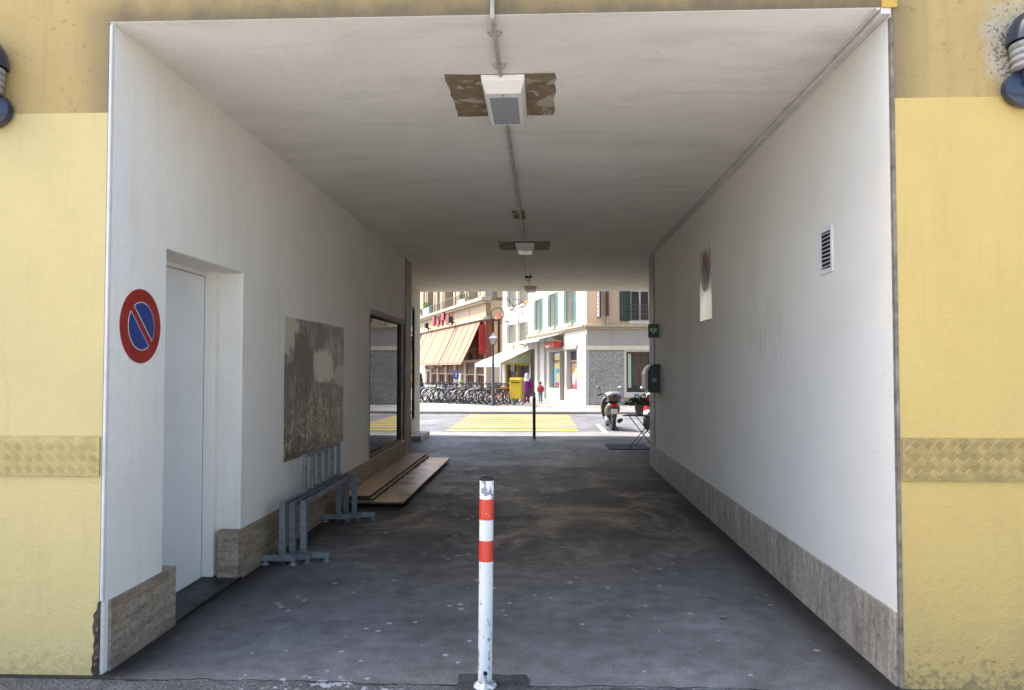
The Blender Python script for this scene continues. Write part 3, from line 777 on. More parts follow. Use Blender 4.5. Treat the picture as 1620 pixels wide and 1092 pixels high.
checker('checker_plate', 'dull ochre checker plate strip on the wall right of the passage', C['kick_r'], C['kick_r2'], 1.93, 4.0, 1.098, 1.325)

# pipe heads high on both facade sides
def facade_fitting(x, z, label, fl):
    t = thing('wall_fitting', label, 'fitting', (x, YF-.09, z), 0, 'ribbed fittings flanking the passage')
    MB().tube([(.045*fl, .07, .32), (.045*fl, .07, 1.6)], .014, 10).build('supply_pipe', C['pipe_y'], t, smooth=True)
    MB().lathe([(.0, .36), (.035, .352), (.075, .325), (.100, .28), (.112, .225), (.114, .19), (.100, .19), (.08, .2)], (0, 0, 0), 24).build('dome_cap', C['navy'], t, smooth=True)
    pr = []
    for i in range(4):
        b = .19-i*.036; rr = .098-i*.003
        pr += [(rr-.012, b), (rr, b-.008), (rr, b-.024), (rr-.012, b-.034)]
    MB().lathe(pr, (0, 0, 0), 24).build('ribbed_body', C['ribgrey'], t, smooth=True)
    MB().lathe([(.058, .05), (.058, -.03), (.0, -.03)], (.01*fl, 0, 0), 18).build('socket', C['navy'], t, smooth=True)
    m = MB(); A = Matrix.Rotation(R(90), 3, 'X')
    m.lathe([(.105, .03), (.125, .02), (.128, -.02), (.118, -.032), (.1, -.02), (.0, -.015)], (0, .035, -.045), 24, A, 1, .8)
    m.build('round_bracket', C['navy'], t, smooth=True)
    return t
facade_fitting(2.60, 3.24, 'navy domed fitting with grey ribs on the ochre wall right of the passage', 1)
facade_fitting(-3.115, 3.20, 'navy domed fitting with grey ribs at the left edge of the ochre wall', -1)

# poster
ps = MB()
n = 12
top = [(6.94+2.10*i/n, 2.20+random.uniform(-.004, .003)) for i in range(n+1)]
bot = [(9.04-2.10*i/n, .81+random.uniform(-.006, .004)) for i in range(n+1)]
ps.prism(top+bot, .002, .006, lambda a, b, h: (XL+h, a, b))
tag(ps.build('wall_print', C['painting']), 'large weathered brown painting print pasted on the left passage wall', 'poster')

# bollards
def bollard(name, label, x, y, z0, white, worn, red, dk, g, hh=1.15, lean=(0, 0)):
    t = thing(name, label, 'bollard', (x, y, z0), 0, g); t.rotation_euler = (lean[0], lean[1], 0)
    r = .038; s = hh/1.15
    def cyl(nm, a, b, mt, rr=r): return MB().lathe([(rr, a*s), (rr, b*s)], (0, 0, 0), 28).build(nm, mt, t, smooth=True)
    cyl('post', 0, .668*1.15/1.15, white)
    cyl('red_band', .668, .779, red, r+.0012); cyl('white_band', .779, .889, white)
    cyl('red_band', .889, 1.0, red, r+.0012); cyl('white_band', 1.0, 1.098, worn)
    MB().lathe([(r+.001, 1.098*s), (r+.001, 1.112*s), (r-.005, 1.114*s), (r-.005, 1.10*s), (0, 1.10*s)], (0, 0, 0), 28).build('rim_cap', dk, t, smooth=True)
    MB().lathe([(.062, 0), (.062, .010), (.052, .020), (r, .026)], (0, 0, 0), 28).build('base_flange', white, t, smooth=True)
    MB().lathe([(.011, 0), (.011, .003), (0, .003)], (.005, -r-.0005, .085), 14, Matrix.Rotation(PI/2, 3, 'X')).build('lock_hole', C['void'], t)
    return t
bollard('bollard', 'white bollard with red bands standing at the passage entrance', -.302, 4.0, 0, C['white_chip'], C['white_worn'], C['red_band'], C['steel_dk'], 'red and white bollards', 1.15, (0, R(.45)))
bollard('bollard', 'far bollard in shade at the street end of the passage', -.17, 18.0, 0, C['bollard_shaded'], C['white_chip'], C['red_shaded'], C['steel_dk'], 'red and white bollards', 1.15)

# bike racks parked against the wall
def rack(label, x0, y0, y1, h, hoop, foot, mt, ladder):
    t = thing('bike_rack', label, 'bike rack', (x0, y0, 0), 0, 'galvanised bike racks by the left wall')
    L = y1-y0
    for yy in (0, L):
        m = MB(); m.box(foot[0], yy-.025, .035, foot[1], yy+.025, .085)
        for xx in (foot[0]+.03, foot[1]-.03):
            m.lathe([(.038, 0), (.038, .012), (.02, .016), (.02, .036)], (xx, yy, 0), 12)
        m.build('foot', mt, t, bevel=.003)
        B('post', mt, t, -.026, yy-.026, .085, .026, yy+.026, h, bevel=.003)
    B('rail', mt, t, -.020, .026, h-.045, .020, L-.026, h-.006, bevel=.003)
    if ladder:
        a, b, top = ladder
        m = MB().box(-.02, a, top-.03, .02, b, top); m.build('hoop_rail', mt, t, bevel=.003)
        nn = 6
        for i in range(nn):
            y = a+.02+(b-a-.04)*i/(nn-1)
            xo = .004 if i % 2 else -.0
            B('hoop_bar', mt, t, -.018+xo, y-.022, h-.05,   .018+xo, y+.022, top-.031, bevel=.003)
    return t
rack('galvanised bike rack with a tall barred hoop frame against the painted wall', -2.24, 6.38, 8.16, .545, 0, (-.18, .12), C['galv'], (.56, 1.76, .885))
rack('middle one of the nested galvanised bike racks, between the barred rack and the outer rack', -2.172, 6.44, 8.22, .53, 0, (-.12, .16), C['galv_dk'], None)
rack('outer low galvanised bike rack, farthest from the painted wall', -2.095, 6.50, 8.28, .535, 0, (-.08, .235), C['galv'], None)

# boards
def board(label, x0, x1, y0, y1, z0, z1, top, skew=0, g='wooden boards lying by the left wall'):
    t = thing('wooden_board', label, 'board', ((x0+x1)/2, y0, z0), skew, g)
    wd = (x1-x0)/2; L = y1-y0
    B('board_core', C['board_edge'], t, -wd, 0, 0, wd, L, z1-z0-.004, bevel=.002)
    B('board_face', top, t, -wd+.001, .001, z1-z0-.004, wd-.001, L-.001, z1-z0, bevel=.001)
    return t
board('wide glossy plywood board lying outermost on the passage floor', -2.36, -1.68, 9.0, 13.5, .045, .075, C['board_top'], R(-.3))
for y, wh_ in ((9.3, 'near end'), (11.0, 'middle'), (12.8, 'far end')):
    tag(MB().box(-2.38, y, 0, -1.8, y+.07, .045).build('timber_batten', C['board_edge']), 'dark batten under the %s of the wide plywood board' % wh_, 'batten', 'battens under the boards')
board('lower of two narrow boards lying on the wide plywood', -2.415, -2.06, 9.05, 13.55, .077, .112, C['board'], 0)
board('topmost narrow brown board along the plinth', -2.42, -2.09, 9.0, 13.5, .116, .152, C['board'], 0)

# defibrillator case and its flag sign on the right wall
t = thing('defibrillator_case', 'dark green wall case with rounded top and pale front on the right wall', 'case', (XR, 12.0, 1.31))
def arc_prof(d, h, r, n=8):
    p = [(0, 0), (d, 0), (d, h-r)]
    p += [(d-r+r*math.cos(PI/2*i/n), h-r+r*math.sin(PI/2*i/n)) for i in range(1, n+1)]
    return p+[(0, h)]
fx = lambda a, b, h: (-a, h, b)
MB().prism(arc_prof(.185, .46, .13), 0, .42, fx).build('case_body', C['aed'], t, bevel=.008)
sh = [(.19, .03), (.232, .05), (.236, .30), (.215, .37), (.17, .425), (.14, .45), (.14, .445), (.19, .34)]
MB().prism(sh, .02, .40, fx).build('case_front', C['aed_white'], t, bevel=.004)
def heart(s, c, n=24):
    out = []
    for i in range(n):
        a = 2*PI*i/n
        x = 16*math.sin(a)**3; y = 13*math.cos(a)-5*math.cos(2*a)-2*math.cos(3*a)-math.cos(4*a)
        out.append((c[0]+x*s/32, c[1]+y*s/32))
    return out
MB().prism(heart(.06, (.085, .20)), -.003, -.001, fx).build('heart_mark', C['heart'], t)
m = MB()
for a in ((.045, .16, .125, .163), (.045, .242, .125, .245), (.045, .163, .048, .242), (.122, .163, .125, .242)): m.prism([(a[0], a[1]), (a[2], a[1]), (a[2], a[3]), (a[0], a[3])], -.003, -.001, fx)
m.build('mark_border', C['heart'], t)
t = thing('defibrillator_sign', 'small square green heart sign sticking out from the right wall', 'sign', (XR, 12.08, 2.20))
B('sign_board', C['aed_sign'], t, -.17, 0, 0, .0, .03, .22, bevel=.004)
MB().prism(heart(.125, (-.085, .115)), -.003, -.001, lambda a, b, h: (a, h, b)).build('heart_mark', C['heart'], t)
MB().prism([(-.078, .145), (-.098, .108), (-.086, .108), (-.092, .075), (-.072, .118), (-.085, .118)], -.005, -.004, lambda a, b, h: (a, h, b)).build('bolt_mark', C['aed_sign'], t)

# folding table, plant, mat
t = thing('folding_table', 'small dark folding table with crossed legs by the right wall end', 'table', (2.18, 15.75, 0), R(-22))
B('tabletop', C['steel_dk'], t, -.40, -.29, .70, .40, .29, .718, bevel=.004)
for yy in (-.24, .24):
    for s in (1, -1):
        o = MB().tube([(-s*.30, yy+s*.012, 0), (s*.26, yy+s*.012, .70)], .0095, 8).build('leg', C['steel_dk'], t, smooth=True)
MB().tube([(.0, -.24, .35), (0, .24, .35)], .007, 8).build('cross_bar', C['steel_dk'], t)
t = thing('potted_plant', 'bushy green plant with a few coral blossoms in a grey pot on the folding table', 'plant', (2.06, 15.66, .725))
MB().lathe([(.075, 0), (.10, .2), (.108, .2), (.108, .215), (.09, .215), (.085, .19), (0, .19)], (0, 0, 0), 20).build('pot', C['pot'], t, smooth=True)
m = MB()
for i in range(420):
    a = random.uniform(0, 2*PI); rr = random.uniform(0, .29); z = .22+random.uniform(0, .20)*(1-rr/.34)+random.uniform(-.05, .02)
    p = Vector((rr*math.cos(a), rr*math.sin(a)*.7, z)); d = Vector((math.cos(a+random.uniform(-1, 1)), math.sin(a), random.uniform(-.3, .9))).normalized()*random.uniform(.04, .08)
    s = d.cross(Vector((random.random(), random.random(), .3))).normalized()*.016
    m.add([p, p+d*.5+s, p+d, p+d*.5-s], [(0, 1, 2, 3)])
m.build('foliage', C['leaf'], t)
for i in range(9):
    a = random.uniform(-1.2, 1.3); rr = random.uniform(.05, .22)
    MB().blob((rr*math.cos(a)+.05, rr*math.sin(a)*.7-.03, .33+random.uniform(-.03, .09)), (.03, .03, .024), 7, 5, .25).build('blossom', C['coral'], t)
tag(MB().box(1.42, 15.62, 0, 2.3, 16.75, .012).build('door_mat', C['mat'], bevel=.004), 'flat dark blue mat on the ground beneath the folding table', 'mat')

# ------------------------------------------------------------------ street buildings
def frame(o, u, loc):
    """local x along the facade to the viewer's right, y into the wall, z up; meshes are written relative to loc"""
    x = Vector((-u[0], -u[1], 0)).normalized(); z = Vector((0, 0, 1)); y = z.cross(x)
    m = Matrix((x, y, z)).transposed().to_4x4()
    return Matrix.Translation(Vector((o[0], o[1], 0))-Vector(loc)) @ m
def wall(name, mt, parent, F, x0, x1, z0, z1, holes=(), depth=.22, back=.5):
    """front face with real openings and their reveals, closed behind"""
    xs = sorted({x0, x1, *[h[0] for h in holes], *[h[1] for h in holes]}); zs = sorted({z0, z1, *[h[2] for h in holes], *[h[3] for h in holes]})
    m = MB(F)
    for i in range(len(xs)-1):
        for j in range(len(zs)-1):
            cx, cz = (xs[i]+xs[i+1])/2, (zs[j]+zs[j+1])/2
            if any(h[0] < cx < h[1] and h[2] < cz < h[3] for h in holes): continue
            m.quad((xs[i], 0, zs[j]), (xs[i+1], 0, zs[j]), (xs[i+1], 0, zs[j+1]), (xs[i], 0, zs[j+1]))
    for a, b, c, d in holes:
        m.quad((a, 0, c), (a, depth, c), (a, depth, d), (a, 0, d)); m.quad((b, 0, c), (b, 0, d), (b, depth, d), (b, depth, c))
        m.quad((a, 0, c), (b, 0, c), (b, depth, c), (a, depth, c)); m.quad((a, 0, d), (a, depth, d), (b, depth, d), (b, 0, d))
    m.box(x0+.002, depth+.03, z0, x1-.002, back, z1)
    return m.build(name, mt, parent)
def window(parent, F, x0, x1, z0, z1, fm, shut=None, sw=.5, ang=18, sill=None, depth=.22, pane=None, mull=True, door=False):
    w_ = B('door' if door else 'window', pane or C['glass'], parent, x0+.002, depth-.03, z0+.002, x1-.002, depth+.028, z1-.002, M=F)
    m = MB(F); t = .06
    m.box(x0+.001, depth-.08, z0, x0+t, depth-.031, z1); m.box(x1-t, depth-.08, z0, x1-.001, depth-.031, z1)
    m.box(x0+t, depth-.08, z1-t, x1-t, depth-.031, z1); m.box(x0+t, depth-.08, z0, x1-t, depth-.031, z0+t)
    if mull:
        c = (x0+x1)/2; m.box(c-.035, depth-.085, z0+t, c+.035, depth-.032, z1-t)
        zz = z0+(z1-z0)*.66; m.box(x0+t, depth-.07, zz-.02, c-.035, depth-.033, zz+.02); m.box(c+.035, depth-.07, zz-.02, x1-t, depth-.033, zz+.02)
    m.build('frame', fm, w_)
    if shut:
        for s, hx in ((-1, x0), (1, x1)):
            A = F @ Matrix.Translation((hx, -.012, 0)) @ Matrix.Rotation(R(ang)*s, 4, 'Z')
            q = MB(A); a, b = (-sw, 0) if s < 0 else (0, sw)
            q.box(a, -.045, z0, a+.05, 0, z1); q.box(b-.05, -.045, z0, b, 0, z1); q.box(a+.05, -.045, z1-.06, b-.05, 0, z1); q.box(a+.05, -.045, z0, b-.05, 0, z0+.08)
            n = int((z1-z0-.14)/.065)
            for i in range(n):
                zc = z0+.11+i*.065
                q.add([(a+.05, -.042, zc-.02), (b-.05, -.042, zc-.02), (b-.05, -.006, zc+.03), (a+.05, -.006, zc+.03), (a+.05, -.036, zc-.026), (b-.05, -.036, zc-.026), (b-.05, -.002, zc+.024), (a+.05, -.002, zc+.024)],
                      [(0, 1, 2, 3), (7, 6, 5, 4), (0, 4, 5, 1), (2, 6, 7, 3)])
            q.build('shutter', shut, w_)
    if sill:
        MB(F).box(x0-.1, -.09, z0-.16, x1+.1, .1, z0-.003).build('sill', sill, w_, bevel=.01)
    return w_

# ---- corner building
CL = (2.11, 34.3, 0)
cb = thing('corner_building', 'peach and cream corner building with pebble dashed ground floor and green shutters', 'building', CL)
FF = frame((2.11, 34.3), (-1, 0), CL)
FL = frame((2.11, 34.3), (-.228, .974), CL)
W2 = (2.02, 2.92, 3.89, 6.0)
wall('upper_wall', C['peach'], cb, FF, 0, 18, 3.72, 13, [W2, (5.6, 6.5, 3.89, 6.0), (2.02, 2.92, 7.2, 9.3), (5.6, 6.5, 7.2, 9.3)])
window(cb, FF, *W2, C['frame_w'], C['greenshut'], .5, 3, C['frame_w'])
window(cb, FF, 5.6, 6.5, 3.89, 6.0, C['frame_w'], C['greenshut'], .5, 3, C['frame_w'])
window(cb, FF, 2.02, 2.92, 7.2, 9.3, C['frame_w'], C['greenshut'], .5, 3, C['frame_w'])
rl = MB(FF)
for z in (4.2, 4.42, 4.62): rl.box(2.03, -.03, z, 2.91, -.01, z+.02)
for i in range(14): rl.box(2.06+i*.064, -.025, 3.98, 2.07+i*.064, -.012, 4.62)
rl.build('window_railing', C['iron_grey'], cb)
m = MB(FF); m.box(-.10, -.16, 3.60, 18, .3, 3.72); m.box(-.04, -.08, 3.51, 18, .3, 3.60); m.build('cornice', C['moulding'], cb, bevel=.02)
m = MB(FF)
for i in range(15): m.box(.004+i*1.2, -.01, 2.752, 1.195+i*1.2, .5, 3.508)
m.build('concrete_band', C['beam'], cb)
B('pale_strip', C['wstrip'], cb, .0, -.05, 2.55, 18, .5, 2.75, M=FF, bevel=.008)
SW = (1.72, 4.4, .36, 2.55)
wall('pebble_wall', C['pebble'], cb, FF, .02, 18, -.05, 2.549, [SW], .3)
sw = B('shop_window', C['glass'], cb, SW[0]+.1, .16, SW[2]+.24, SW[1]-.1, .2, SW[3]-.1, M=FF)
m = MB(FF); a, b, c, d = SW
m.box(a, -.02, c+.24, a+.1, .22, d); m.box(b-.1, -.02, c+.24, b, .22, d); m.box(a+.1, -.02, d-.08, b-.1, .22, d)
m.build('frame', C['frame_w'], sw, bevel=.006)
B('sill_panel', C['frame_w'], sw, a, -.024, c, b, .22, c+.237, M=FF, bevel=.006)
m = MB(FF); m.box(a+.11, .10, c+.25, a+.17, .155, d-.11); m.box(a+.172, .10, d-.17, b-.11, .155, d-.11); m.build('inner_frame', C['frame_br'], sw)
B('mint_strip', C['mint'], sw, a+.19, .12, c+.45, a+.33, .15, d-.18, M=FF)
B('curtain', C['curtain'], sw, a+.36, .13, c+.55, a+1.1, .155, d-.2, M=FF)
B('window_print', C['violet'], sw, a+1.12, .13, c+.26, b-.12, .155, d-.2, M=FF)
m = MB(FF)
for x, ww in ((a+.45, .22), (a+1.25, .3), (a+1.9, .2)): m.box(x, -.028, c+.08, x+ww, -.0245, c+.16)
m.build('blue_mark', C['bluesign'], sw)
# upright shop sign and downpipe on the front
vs_ = thing('upright_sign', 'narrow upright black and white sign sticking out of the peach wall', 'sign', (2.60, 34.3, 4.03))
B('sign_case', C['iron'], vs_, .0, -.62, 0, .12, -.02, 1.7)
m = MB()
for i in range(9): m.box(-.006, -.60, .06+i*.185, -.0005, -.06, .19+i*.185)
m.box(-.004, -.626, .0, .06, -.621, 1.7)
m.build('white_lettering', C['sign_white'], vs_)
dp = thing('downpipe', 'brown rainwater pipe on the peach wall beside the shuttered window', 'pipe', (3.07, 34.24, 3.76))
MB().tube([(0, 0, .35), (0, 0, 8)], .065, 10).build('pipe', C['frame_br'], dp, smooth=True)
MB().tube([(0, 0, 0), (0, 0, .35)], .055, 10).build('pipe_foot', C['frame_w'], dp, smooth=True)
for z in (.36, .62, 3.2): MB().tube([(0, 0, z), (0, 0, z+.07)], .08, 10).build('pipe_collar', C['redbrown'], dp)
# the lit side of the corner building
up = [(-(s+.48), -(s-.48), 3.98, 5.80) for s in (2.9, 6.4, 9.9)]+[(-(s+.48), -(s-.48), 7.2, 9.0) for s in (2.9, 6.4, 9.9)]
wall('upper_wall', C['cream'], cb, FL, -12.6, -.0, 3.75, 13, up)
for h in up: window(cb, FL, *h, C['frame_w'], C['teal'], .60, 3, C['moulding'], pane=C['pinkish_pane'])
m = MB(FL); m.box(-12.6, -.18, 3.64, -.10, .3, 3.75); m.box(-12.6, -.10, 3.55, -.06, .3, 3.64); m.build('cornice', C['moulding'], cb, bevel=.02)
SH = [(-7.3, -5.05, .62, 2.62), (-4.95, -4.0, .02, 2.62), (-3.6, -1.6, .62, 2.62), (-12.2, -10.3, 0, 2.9)]
wall('shop_wall', C['white_wall2'], cb, FL, -12.6, -.0, -.05, 3.549, SH, .35)
for h in (SH[0], SH[2]):
    w_ = window(cb, FL, *h, C['trim_grey'], None, depth=.3, mull=False, pane=C['glass'])
    B('transom', C['frame_br'], w_, h[0]+.06, .2, 2.02, h[1]-.06, .268, 2.12, M=FL)
window(cb, FL, *SH[1], C['frame_br'], None, depth=.3, pane=C['brownwood'], mull=False, door=True)
B('dark_opening', C['dim'], cb, SH[3][0]+.01, .3, 0, SH[3][1]-.01, .34, 2.89, M=FL)
# posters behind the shop panes: plain colour fields
def poster(px, z0, z1, w2, cols, label):
    t = thing('window_poster', label, 'poster', CL)
    G = Matrix.Translation((0, 0, 0)) @ FL
    B('sheet', cols[0], t, px, .255, z0, px+w2, .2655, z1, M=G)
    for i, (cx, cz, rx, rz, mt) in enumerate(cols[1]):
        m = MB(G); m.prism([(cx+rx*math.cos(2*PI*k/14), cz+rz*math.sin(2*PI*k/14)) for k in range(14)], .254-.002*i, .2535-.002*i, lambda a, b, h: (a, h, b)); m.build('colour_field', mt, t)
skyb = M('poster_sky_blue', (.22, .46, .60), .5); yel = M('poster_yellow', (.75, .50, .06), .5); brn = M('poster_brown', (.22, .13, .08), .5); red_ = M('poster_red', (.45, .03, .05), .5)
grn = M('poster_green', (.05, .22, .16), .5); lil = M('poster_lilac', (.55, .5, .66), .5); mag = M('poster_magenta', (.33, .06, .3), .5)
poster(-7.2, .72, 2.0, 1.75, (skyb, [(-6.2, 1.85, .8, .18, yel), (-6.2, 1.5, .35, .2, grn), (-6.25, 1.2, .3, .28, yel), (-6.3, .84, .8, .1, red_)]), 'blue and yellow poster in the left shop window by the red sign')
poster(-3.5, .72, 2.0, 1.8, (brn, [(-2.7, 1.35, .28, .34, yel), (-3.1, 1.2, .25, .3, lil), (-2.65, .95, .25, .22, mag), (-2.7, .78, .85, .06, red_)]), 'brown poster with yellow and lilac shapes in the shop window nearest the corner')
poster(-7.1, 2.16, 2.52, 1.5, (lil, [(-6.5, 2.28, .6, .14, yel)]), 'small pale poster with a yellow shape in the pane above the blue poster')
m = MB(FL); m.box(-.9, -.06, -.05, .02, .25, 3.30); m.build('corner_pillar', C['white_wall2'], cb, bevel=.01)
B('blue_panel', C['beam'], cb, -1.55, -.03, 1.35, -.95, .0, 2.66, M=FL)
for s in (8.3, 10.0): B('shop_pillar', C['white_wall2'], cb, -s-.35, -.14, -.05, -s+.35, .3, 3.5, M=FL, bevel=.02)
B('fascia_band', C['trim_grey'], cb, -7.5, -.07, 2.66, -1.5, -.002, 2.84, M=FL)
rs = B('shop_sign', C['red_sign'], None, -6.2, -.5, 2.80, -4.2, -.08, 3.12, M=Matrix.Translation(Vector(CL)) @ FL, bevel=.01)
tag(rs, 'red box sign under the white awning above the shop door', 'sign')
MB(Matrix.Translation(Vector(CL)) @ FL).box(-6.1, -.506, 2.83, -5.2, -.5015, 2.93).build('pale_lettering', C['sign_white'], rs)
aw = thing('white_awning', 'long white awning over the shop on the lit side of the corner building', 'awning', CL)
m = MB(FL); m.add([(-12.8, -.06, 3.52), (-4.0, -.06, 3.52), (-4.0, -1.3, 3.22), (-12.8, -1.3, 3.22), (-12.8, -.06, 3.49), (-4.0, -.06, 3.49), (-4.0, -1.3, 3.19), (-12.8, -1.3, 3.19)],
   [(0, 1, 2, 3), (7, 6, 5, 4), (0, 4, 5, 1), (1, 5, 6, 2), (2, 6, 7, 3), (3, 7, 4, 0)]); m.build('cloth', C['awn_w'], aw)
B('front_bar', C['awn_w'], aw, -12.8, -1.36, 3.10, -4.0, -1.30, 3.24, M=FL)
for x in (-12.5, -8.2, -4.2): MB(FL).tube([(x, -.05, 3.1), (x, -.7, 3.2), (x, -1.3, 3.14)], .025, 6).build('folding_arm', C['frame_w'], aw)
MB(FF).prism([(.3, .45), (17.9, .45), (17.9, 14), (3, 14)], -.05, 12.9, lambda a, b, h: (a-0, b, h)).build('rear_body', C['cream'], cb)

# ---- building in the middle
ML = (-.63, 46, 0)
mbd = thing('middle_building', 'sunlit off white building with grey shutters above the yellow trimmed shop', 'building', ML)
FM = frame((-.63, 46), (-.31, .951), ML)
hs = [(-(s+.5), -(s-.5), a, b) for s in (1.65, 4.4) for a, b in ((3.2, 4.68), (5.88, 7.5), (8.8, 10.4))]
MS = [(-6.0, -.35, .02, 2.5)]
wall('wall', C['white_wall2'], mbd, FM, -6.75, 0, -.05, 13, hs+MS, .3)
for h in hs: window(mbd, FM, *h, C['frame_w'], C['taupe'], .62, 3, C['moulding'], depth=.3, pane=C['pinkish_pane'])
B('shop_interior', C['dim'], mbd, -5.98, .26, .05, -.37, .3, 2.49, M=FM)
m = MB(FM)
for x in (-6.0, -3.2, -.47): m.box(x, .02, .02, x+.12, .2, 2.48)
m.box(-5.88, .02, 2.38, -.47, .2, 2.48); m.build('shop_frame', C['awn_y'], mbd)
B('green_panel', C['aed'], mbd, -5.6, .2, 1.5, -4.4, .24, 2.2, M=FM)
for i in range(4):
    m = MB(FM); m.tube([(-3.0+i*.6, .16, 1.9), (-2.9+i*.6, .16, 2.1), (-2.7+i*.6, .16, 1.85), (-2.5+i*.6, .16, 2.15)], .05, 6); m.build('gilt_scroll', C['gold'], mbd)
B('side_wall', C['white_wall2'], mbd, -6.75, .502, -.05, 4, 8, 13, M=FM)
t = thing('shop_awning', 'white awning with yellow edges over the shop in front of the restaurant', 'awning', ML)
m = MB(FM); p = [(-.05, 2.82), (-1.95, 2.06)]
m.add([(0, -.03, 2.85), (0, -1.95, 2.05), (-6.9, -1.95, 2.05), (-6.9, -.03, 2.85), (0, -.03, 2.82), (0, -1.95, 2.02), (-6.9, -1.95, 2.02), (-6.9, -.03, 2.82)],
      [(0, 1, 2, 3), (7, 6, 5, 4), (0, 4, 5, 1), (1, 5, 6, 2), (2, 6, 7, 3), (3, 7, 4, 0)]); m.build('cloth', C['awn_w'], t)
B('valance', C['awn_w'], t, -6.9, -1.972, 1.80, 0, -1.952, 2.05, M=FM)
m = MB(FM); m.bar((.012, -.04, 2.82), (.012, -1.97, 2.01), .03, .08); m.box(0, -1.96, 1.93, .025, -.02, 2.0); m.build('yellow_edge', C['awn_y'], t)
MB(FM).add([(.005, -.05, 2.80), (.005, -1.9, 2.02), (.005, -.05, 2.02), (-.012, -.05, 2.80), (-.012, -1.9, 2.02), (-.012, -.05, 2.02)], [(0, 1, 2), (5, 4, 3), (0, 3, 4, 1), (1, 4, 5, 2), (2, 5, 3, 0)]).build('gable_cloth', C['palegreen'], t)
for x in (0, -6.85): MB(FM).tube([(x, -1.95, 0), (x, -1.95, 2.0)], .05, 8).build('post', C['frame_w'], t)
# hanging signs
t = thing('hanging_sign', 'dark ring sign with a coral figure hanging beside the restaurant corner', 'sign', (-3.02, 51.0, 5.45))
m = MB(); m.tube([(.44*math.cos(2*PI*i/28), 0, .44*math.sin(2*PI*i/28)) for i in range(28)], .035, 8, closed=True); m.build('ring', C['iron'], t, smooth=True)
m = MB(); m.lathe([(.0, -.36), (.26, -.34), (.28, -.2), (.1, -.1), (.13, 0), (.05, .12), (.0, .2)], (.05, 0, 0), 10, None, 1, .35); m.lathe([(.0, -.3), (.09, -.1), (.0, .28)], (.2, 0, 0), 8, None, 1, .5)
m.build('figure', C['coral'], t, smooth=True)
def scroll(c, r0, r1, turns, a0, n=22):
    return [(c[0]+(r0+(r1-r0)*i/n)*math.cos(a0+turns*2*PI*i/n), c[1], c[2]+(r0+(r1-r0)*i/n)*math.sin(a0+turns*2*PI*i/n)) for i in range(n+1)]
m = MB(); m.tube([(-.7, 0, -.48), (.95, .1, -.48)], .028, 6); m.tube([(-.3, 0, -.6), (.1, 0, -.68), (.5, 0, -.6), (.9, 0, -.48)], .02, 6)
for c in ((.55, 0, -.33), (.75, 0, -.62), (-.55, 0, -.38)): m.tube(scroll(c, .15, .03, 1.4, 0), .02, 5)
m.build('bracket', C['iron'], t)
t = thing('scrolled_sign', 'ornate pale wrought iron sign with curls hanging on the off white building', 'sign', (-.75, 45.4, 5.75))
m = MB(); m.tube([(0, 0, 0), (-.6, 0, -.05), (-1.0, 0, -.2), (-1.3, 0, .25), (-1.7, 0, .3)], .025, 6)
m.tube([(-.55, 0, -.1), (-.9, 0, -.25), (-1.25, 0, .1), (-1.6, 0, .18)], .02, 6)
m.tube([(-.2, 0, -.02), (-.65, 0, .18), (-1.0, 0, .22)], .02, 6)
m.build('bracket', C['iron'], t)
m = MB(); m.tube([(0, 0, .02), (-.22, 0, .0), (-.34, 0, -.08)], [.09, .07, .02], 8); m.build('gilt_tip', C['gold'], t)
m = MB()
for c, r, tr, a in (((-.55, 0, -.55), .33, 1.5, 0), ((-1.0, 0, -.75), .28, -1.6, 1), ((-.5, 0, -1.0), .25, 1.4, 2), ((-.95, 0, -.35), .2, 1.5, 3), ((-.7, 0, -1.25), .15, -1.4, 0), ((-.3, 0, -.7), .2, 1.3, 4)):
    m.tube(scroll(c, r, r*.2, tr, a), .016, 5)
m.tube([(-.6, 0, -.15), (-.62, 0, -1.5)], .016, 5)
m.build('iron_curls', C['iron_grey'], t)

# ---- restaurant building
QL = (-4.46, 60, 0)
rb = thing('restaurant_building', 'buff corner building with balcony cornice above an orange awning and red brown ground floor', 'building', QL)
FR = frame((-4.46, 60), (-.357, .934), QL)
LG = 34
lo_ = [(-28.5, -27.2, 8.0, 10.4), (-24.9, -23.9, 8.0, 10.4), (-22.6, -19.6, 7.55, 11.2), (-17.9, -16.6, 7.6, 10.6), (-14.6, -11.0, 7.55, 11.2), (-8.6, -7.0, 7.6, 10.6), (-5.2, -2.6, 7.55, 10.6)]
wall('upper_wall', C['buff'], rb, FR, -LG, 0, 7.5, 16, lo_, .9, 3)
for h in lo_: window(rb, FR, h[0]+.001, h[1]-.001, h[2], h[3], C['frame_br'], None, depth=.9, pane=C['dim'] if h[1]-h[0] > 2 else C['curtain'])
m = MB(FR); m.box(-LG, -.55, 7.22, .5, .3, 7.5); m.box(-LG, -.35, 7.05, .3, .3, 7.22); m.build('cornice', C['moulding'], rb, bevel=.03)
B('fascia', C['buff'], rb, -LG, -.02, 5.9, 0, .4, 7.05, M=FR)
B('lower_cornice', C['moulding'], rb, -LG, -.3, 5.68, .25, .3, 5.9, M=FR, bevel=.03)
m = MB(FR)
for x in [-34, -23.4, -19.1, -15.4, -10.4, -6.2, -.4]: m.box(x, -.12, 7.5, x+.42, .02, 12)
m.build('loggia_pier', C['moulding'], rb)
m = MB(FR)
for i in range(60): m.box(-26+i*.44, -.5, 7.5, -25.96+i*.44, -.46, 8.25)
m.box(-26, -.51, 8.25, .4, -.45, 8.3); m.build('balcony_railing', C['iron_grey'], rb)
